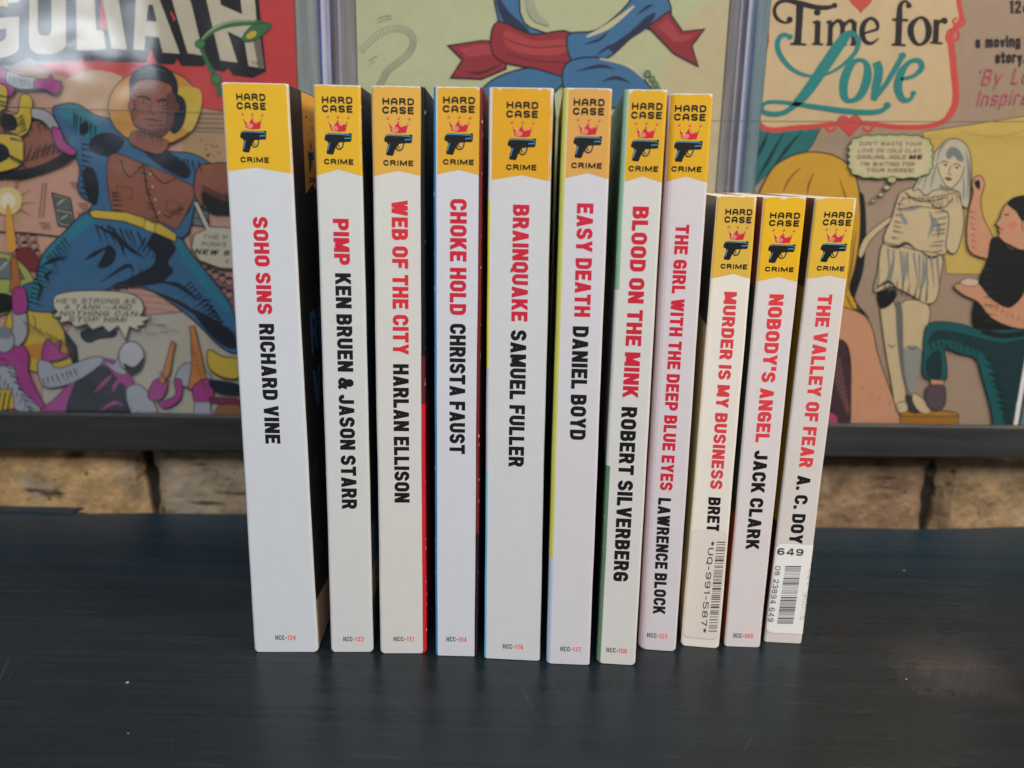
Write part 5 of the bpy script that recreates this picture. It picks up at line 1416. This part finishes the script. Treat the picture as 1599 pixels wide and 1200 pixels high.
    B4 = [(bk.cx(0) + sx * (bk.hw(0) - .00032), y, .0004) for sx, y in ((-1, .0012), (1, .0012), (1, bk.d - .0006), (-1, bk.d - .0006))]
    T4 = [(bk.cx(zt) + sx * (bk.hw(zt) - .00032), y, zt) for sx, y in ((-1, .0012), (1, .0012), (1, bk.d - .0006), (-1, bk.d - .0006))]
    mb.hexa(B4, T4, W0); mb.build("pages", M_PAGES, t)
    if sticker: sticker(bk, t)
    tag(t, label, "book", "paperbacks standing in a row")
    return t


def front_extra(bk, mb):
    """front cover of the first book: yellow corner flash with the logo and big blue author letters"""
    h = bk.h
    fn = lambda y, z, o: (bk.cx(z) + bk.hw(z) + o, y, z)
    P = [(.0095, h - .0330), (.0305, h - .0330), (.0305, h - .0012), (.0095, h - .0012)]
    P = [(.0185, h - .0345), (.030, h - .0315), (.0412, h - .0345), (.0412, h - .0006), (.0185, h - .0006)]
    mb.face([fn(y, z, 2e-5) for y, z in P], ink((214, 160, 60), 1.2))
    logo(bk, mb, (.0300, h - .0085), (.0300, h - .0300), fn)
    for t_, z, w_ in (("RICHARD", .1195, 92), ("VINE", .098, 52)):
        spine_text_h(bk, mb, t_, .0150 + w_ / 2000, z, w_, 15, ink((62, 104, 140), 1.0), .2, 'square', False, fn, .62, .12)
    r = random.Random(5)
    for _ in range(14):
        y, z = r.uniform(.002, .02), r.uniform(.02, .07); l = r.uniform(.004, .012)
        mb.face([fn(y, z, 3e-5), fn(y + l, z + l * .5, 3e-5), fn(y + l, z + l * .5 + .0003, 3e-5), fn(y, z + .0002, 3e-5)], ink((120, 118, 116)))
    mb.face([fn(y, z, 4e-5) for y, z in ((.0006, .001), (.03, .001), (.03, .018), (.012, .020), (.0006, .021))], ink((176, 150, 128)))


def barcode(bk, mb, p_tl, p_tr, p_bl, p_br, seed, col, n=46):
    r = random.Random(seed)
    q = [bk.pix(*p) for p in (p_tl, p_tr, p_br, p_bl)]
    f = 0.0; bars = []
    while f < 1:
        w_ = r.choice((.008, .008, .012, .022)); g = r.choice((.008, .010, .016, .022))
        bars.append((f, min(1, f + w_))); f += w_ + g
    for a, b_ in bars:
        def pt(u, v): return tuple((q[0][i] * (1 - u) + q[1][i] * u) * (1 - v) + (q[3][i] * (1 - u) + q[2][i] * u) * v for i in (0, 1))
        mb.face([bk.S(*pt(0, b_), 1.35e-4), bk.S(*pt(1, b_), 1.35e-4), bk.S(*pt(1, a), 1.35e-4), bk.S(*pt(0, a), 1.35e-4)], col)


def sticker_sheet(bk, mb, x0, x1, z0, z1, col, rad=.0022, off=1.1e-4):
    if off > 1e-4: sticker_sheet(bk, mb, x0 - .00012, x1 + .00008, z0 - .00016, z1 + .00006, ink((184, 177, 168), 1.0), rad, 7e-5)  # grey rim beneath the sheet: its edge shadow put in as colour
    pts = rounded([(x0, z0, rad), (x1, z0, rad), (x1, z1, rad), (x0, z1, rad)], True, 5)
    # horizontal slices so the sheet follows the rounded folds
    zs = sorted(set(round(p[1], 7) for p in pts))
    def span(z):
        dz = min(z - z0, z1 - z); k = 0 if dz >= rad else rad - math.sqrt(max(0, rad * rad - (rad - dz) ** 2))
        return x0 + k, x1 - k
    for za, zb in zip(zs[:-1], zs[1:]):
        a0, a1 = span(za); b0, b1 = span(zb); n = 24
        for i in range(n):
            u, v = i / n, (i + 1) / n
            mb.face([bk.S(a0 + (a1 - a0) * u, za, off), bk.S(a0 + (a1 - a0) * v, za, off), bk.S(b0 + (b1 - b0) * v, zb, off), bk.S(b0 + (b1 - b0) * u, zb, off)], col)


def rot_text(bk, mb, t_, p0, p1, h, wt, col, w=.8, gap=.24):
    x0, z0 = bk.pix(*p0); x1, z1 = bk.pix(*p1)
    tw, polys = text(t_, h * w, h, h * wt, h * gap, h * .5)
    k = (z0 - z1) / tw
    for layer, P in polys:
        mb.face([bk.S(x0 + (x1 - x0) * (a / tw) - h / 2 + b_, z0 - a * k, 1.35e-4 + layer * 6e-6) for a, b_ in P], col)


def sticker_a(bk, t):
    mb = MB()
    xa, za = bk.pix(1094, 828); xb, zb = bk.pix(1095, 997); hw = bk.w / 2
    sticker_sheet(bk, mb, -hw + .0006, hw - .0008, zb, za, ink((219, 208, 199), 1.09))
    g = ink((86, 84, 84), 1.0)
    barcode(bk, mb, (1119, 846), (1133, 846), (1106, 988), (1119, 988), 5, g)
    rot_text(bk, mb, "*UQ-991-587*", (1111, 845), (1098, 988), .00215, .145, ink((70, 68, 70), 1.0), w=.82, gap=.2)
    mb.build("barcode_sticker", M_STICK, t)


def sticker_b(bk, t):
    mb = MB()
    xa, za = bk.pix(1240, 850); xb, zb = bk.pix(1224, 989); hw = bk.w / 2
    sticker_sheet(bk, mb, -hw + .0004, hw + .004, zb, za, ink((228, 224, 221), 1.13))
    x, z = bk.pix(1234, 862)
    spine_text_h(bk, mb, "649", x, z, 9.9, 2.9, ink((52, 50, 52), 1.0), .2, 'square', False, lambda a, b_, o: bk.S(a, b_, 9e-5 + o), .95, .22)
    barcode(bk, mb, (1226, 884), (1251, 884), (1213, 976), (1238, 976), 9, ink((84, 82, 84), 1.0))
    rot_text(bk, mb, "08 23894 649", (1215, 884), (1203, 971), .0021, .15, ink((78, 76, 78), 1.0), w=.74, gap=.18)
    rot_text(bk, mb, "THRIFTBOOKS", (1265, 879), (1252, 968), .0017, .1, ink((168, 162, 160), 1.0), w=.85, gap=.25)
    mb.build("price_sticker", M_STICK, t)


BLK = (22, 22, 26); H1 = .2032
ALLB = [(0, .3, BLK)]
d = 130
TALL = 203.2
b_ = lambda l, rgt, a, c, h=TALL, dep=128, rl=.0009, rr=.0009, sd=0: Book((l[0], l[1], 0), (rgt[0], rgt[1], 0), a, c, h, dep, rl, rr, sd)

make_book(1, b_((-95.1, 279.6), (-71.2, 280.4), .7, -2.0, sd=1), (203, 207, 214), (226, 180, 40), ((353, 268), (400, 262), (458, 272)), ((391.8, 152), (398, 250)),
          ("SOHO SINS", (406, 339), (414, 491)), ("RICHARD VINE", (416, 506), (426.5, 693)), ("124", 446, 996), [(0, .3, (150, 160, 165))], ALLB,
          "thickest tall white-spined paperback with a black front cover, at the row's left end", extra=front_extra)
make_book(2, b_((-66.4, 280.6), (-50.5, 281.2), 1.0, .1, sd=2), (204, 206, 206), (226, 178, 42), ((495, 274), (529, 265), (566, 275.5)), ((526.6, 156.7), (529, 253)),
          ("PIMP", (532, 342), (534.5, 414)), ("KEN BRUEN & JASON STARR", (535.5, 427), (546, 795)), ("123", 552, 998), [(0, .3, (196, 176, 176))],
          [(0, .020, (70, 84, 74)), (.02, .033, (168, 138, 92)), (.033, .05, (80, 92, 96)), (.05, .3, BLK)],
          "tall white paperback standing just right of the thickest one, title a single short red word")
make_book(3, b_((-47.7, 280.4), (-30.2, 281.0), .9, .6, sd=3), (209, 207, 204), (222, 172, 74), ((582, 275.5), (622.6, 267), (663, 276.6)), ((622, 159), (622, 255)),
          ("WEB OF THE CITY", (624, 313), (626, 554)), ("HARLAN ELLISON", (626, 569), (628, 785)), ("111", 630.5, 998), [(0, .12, (110, 150, 180)), (.12, .3, (196, 200, 206))],
          [(0, .098, (190, 30, 44)), (.098, .115, (90, 30, 36)), (.115, .3, BLK)],
          "tall white paperback whose black front cover turns bright red towards the table", arc_right=.6, redk=ink((214, 50, 60), 1.0))
make_book(4, b_((-26.8, 279.7), (-10.9, 279.5), -.1, 0, sd=4), (206, 208, 216), (224, 170, 52), ((678, 274), (716.5, 265.6), (754, 275.5)), ((717, 157), (716, 253.5)),
          ("CHOKE HOLD", (716, 311), (715, 492)), ("CHRISTA FAUST", (715, 506), (714, 709)), ("104", 713, 998.6), [(0, .3, (58, 132, 178))],
          [(0, .05, (40, 24, 30)), (.05, .3, (110, 34, 36))], "tall paperback with bright blue fold on its left side and maroon front cover", arc_left=.35, arc_right=.3)
make_book(5, b_((-8.4, 278.5), (12.5, 277.4), -.8, -1.2, sd=5), (206, 207, 210), (224, 166, 36), ((766, 281.6), (814.5, 274), (860.5, 284)), ((816, 164.8), (814, 261.7)),
          ("BRAINQUAKE", (814, 320), (811, 502)), ("SAMUEL FULLER", (810, 516), (806, 729)), ("116", 801, 1010),
          [(0, .075, (120, 188, 222)), (.075, .112, (186, 182, 198)), (.112, .168, (222, 205, 70)), (.168, .3, (206, 204, 206))], ALLB,
          "second widest tall paperback, left fold striped yellow above pale blue", arc_left=.3)
make_book(6, b_((14.8, 275.9), (31, 275.3), -.6, -1.4, rl=.0016, sd=6), (207, 205, 212), (218, 164, 84), ((880, 279), (917.5, 270.6), (952.6, 281)), ((920, 160.4), (916, 259)),
          ("EASY DEATH", (914, 318), (909, 495)), ("DANIEL BOYD", (907, 510), (902, 687)), ("117", 891, 1014),
          [(0, .043, (176, 188, 206)), (.043, .3, (198, 196, 92))], ALLB, "tall paperback with lavender-white spine and long lemon yellow left fold", arc_left=.3)
make_book(7, b_((33.5, 276.8), (48, 275.7), -.1, -1.1, rl=.0016, sd=7), (211, 209, 206), (224, 172, 44), ((972, 285), (1003.5, 276), (1035, 286)), ((1010.8, 166.5), (1004.6, 264)),
          ("BLOOD ON THE MINK", (1001, 323), (984, 621)), ("ROBERT SILVERBERG", (983, 636), (969, 908)), ("106", 963, 1016),
          [(0, .078, (98, 132, 104)), (.078, .140, (212, 212, 206)), (.140, .3, (140, 180, 150))], [(0, .3, (150, 110, 110))],
          "tall paperback with green patches on its left fold, overlapping the book to its right", arc_left=.25)
make_book(8, b_((50.6, 287), (64.9, 285.7), -1.2, -1.4, rl=.0026, sd=8), (210, 205, 210), (224, 174, 36), ((1038.6, 284), (1071.5, 276), (1106.5, 286)), ((1078.5, 170), (1072, 264.5)),
          ("THE GIRL WITH THE DEEP BLUE EYES", (1066, 351), (1040, 766)), ("LAWRENCE BLOCK", (1038, 778), (1029, 959)), ("121", 1026, 993),
          [(0, .3, (186, 176, 192))], [(0, .3, (216, 212, 208))], "last of the tall paperbacks, pinkish white, longest red title, next to short ones", cap=4.6)
SH_ = 171.0
make_book(9, b_((67.7, 290.1), (82.2, 288.4), .6, -.6, SH_, 104, sd=9), (228, 221, 211), (222, 180, 72), ((1113, 435), (1145.5, 428), (1173, 436)), ((1153.8, 331.5), (1146, 416.5)),
          ("MURDER IS MY BUSINESS", (1141, 456), (1118, 764)), ("BRET", (1116, 777), (1113, 831)), None,
          [(0, .126, (196, 176, 130)), (.126, .3, BLK)], [(0, .06, (200, 140, 70)), (.06, .3, (190, 180, 160))],
          "short cream paperback with long barcode sticker low on its spine, beside tall books", cap=4.7, sticker=sticker_a, redk=ink((220, 66, 76), 1.0))
make_book(10, b_((84.6, 290.1), (98.5, 289.7), -.3, .2, SH_, 104, sd=10), (214, 207, 208), (230, 180, 36), ((1183, 439.5), (1216.7, 433), (1246, 441)), ((1226, 337), (1217, 421)),
          ("NOBODY'S ANGEL", (1213, 460), (1190, 691)), ("JACK CLARK", (1189, 704), (1174.5, 858)), ("065", 1160.5, 993),
          [(0, .055, (130, 66, 30)), (.055, .140, (34, 52, 50)), (.140, .3, (120, 56, 34))], ALLB,
          "short white paperback without a sticker, between the two short ones that have stickers", cap=4.9, redk=ink((222, 62, 70), 1.0))
make_book(11, b_((101.2, 293.9), (115.7, 293), 1.8, 1.5, SH_, 104, sd=11), (213, 205, 200), (224, 180, 62), ((1262, 435.6), (1296, 430.5), (1324, 437)), ((1309, 336), (1297, 419.6)),
          ("THE VALLEY OF FEAR", (1289, 460), (1258, 730)), ("A. C. DOY", (1256, 743), (1242, 849)), None,
          [(0, .050, (110, 26, 28)), (.050, .140, (206, 150, 44)), (.140, .3, (120, 78, 50))], [(0, .3, (206, 196, 184))],
          "short paperback at the row's right end with a white 649 price sticker", cap=5.0, sticker=sticker_b, redk=ink((222, 66, 74), 1.0))
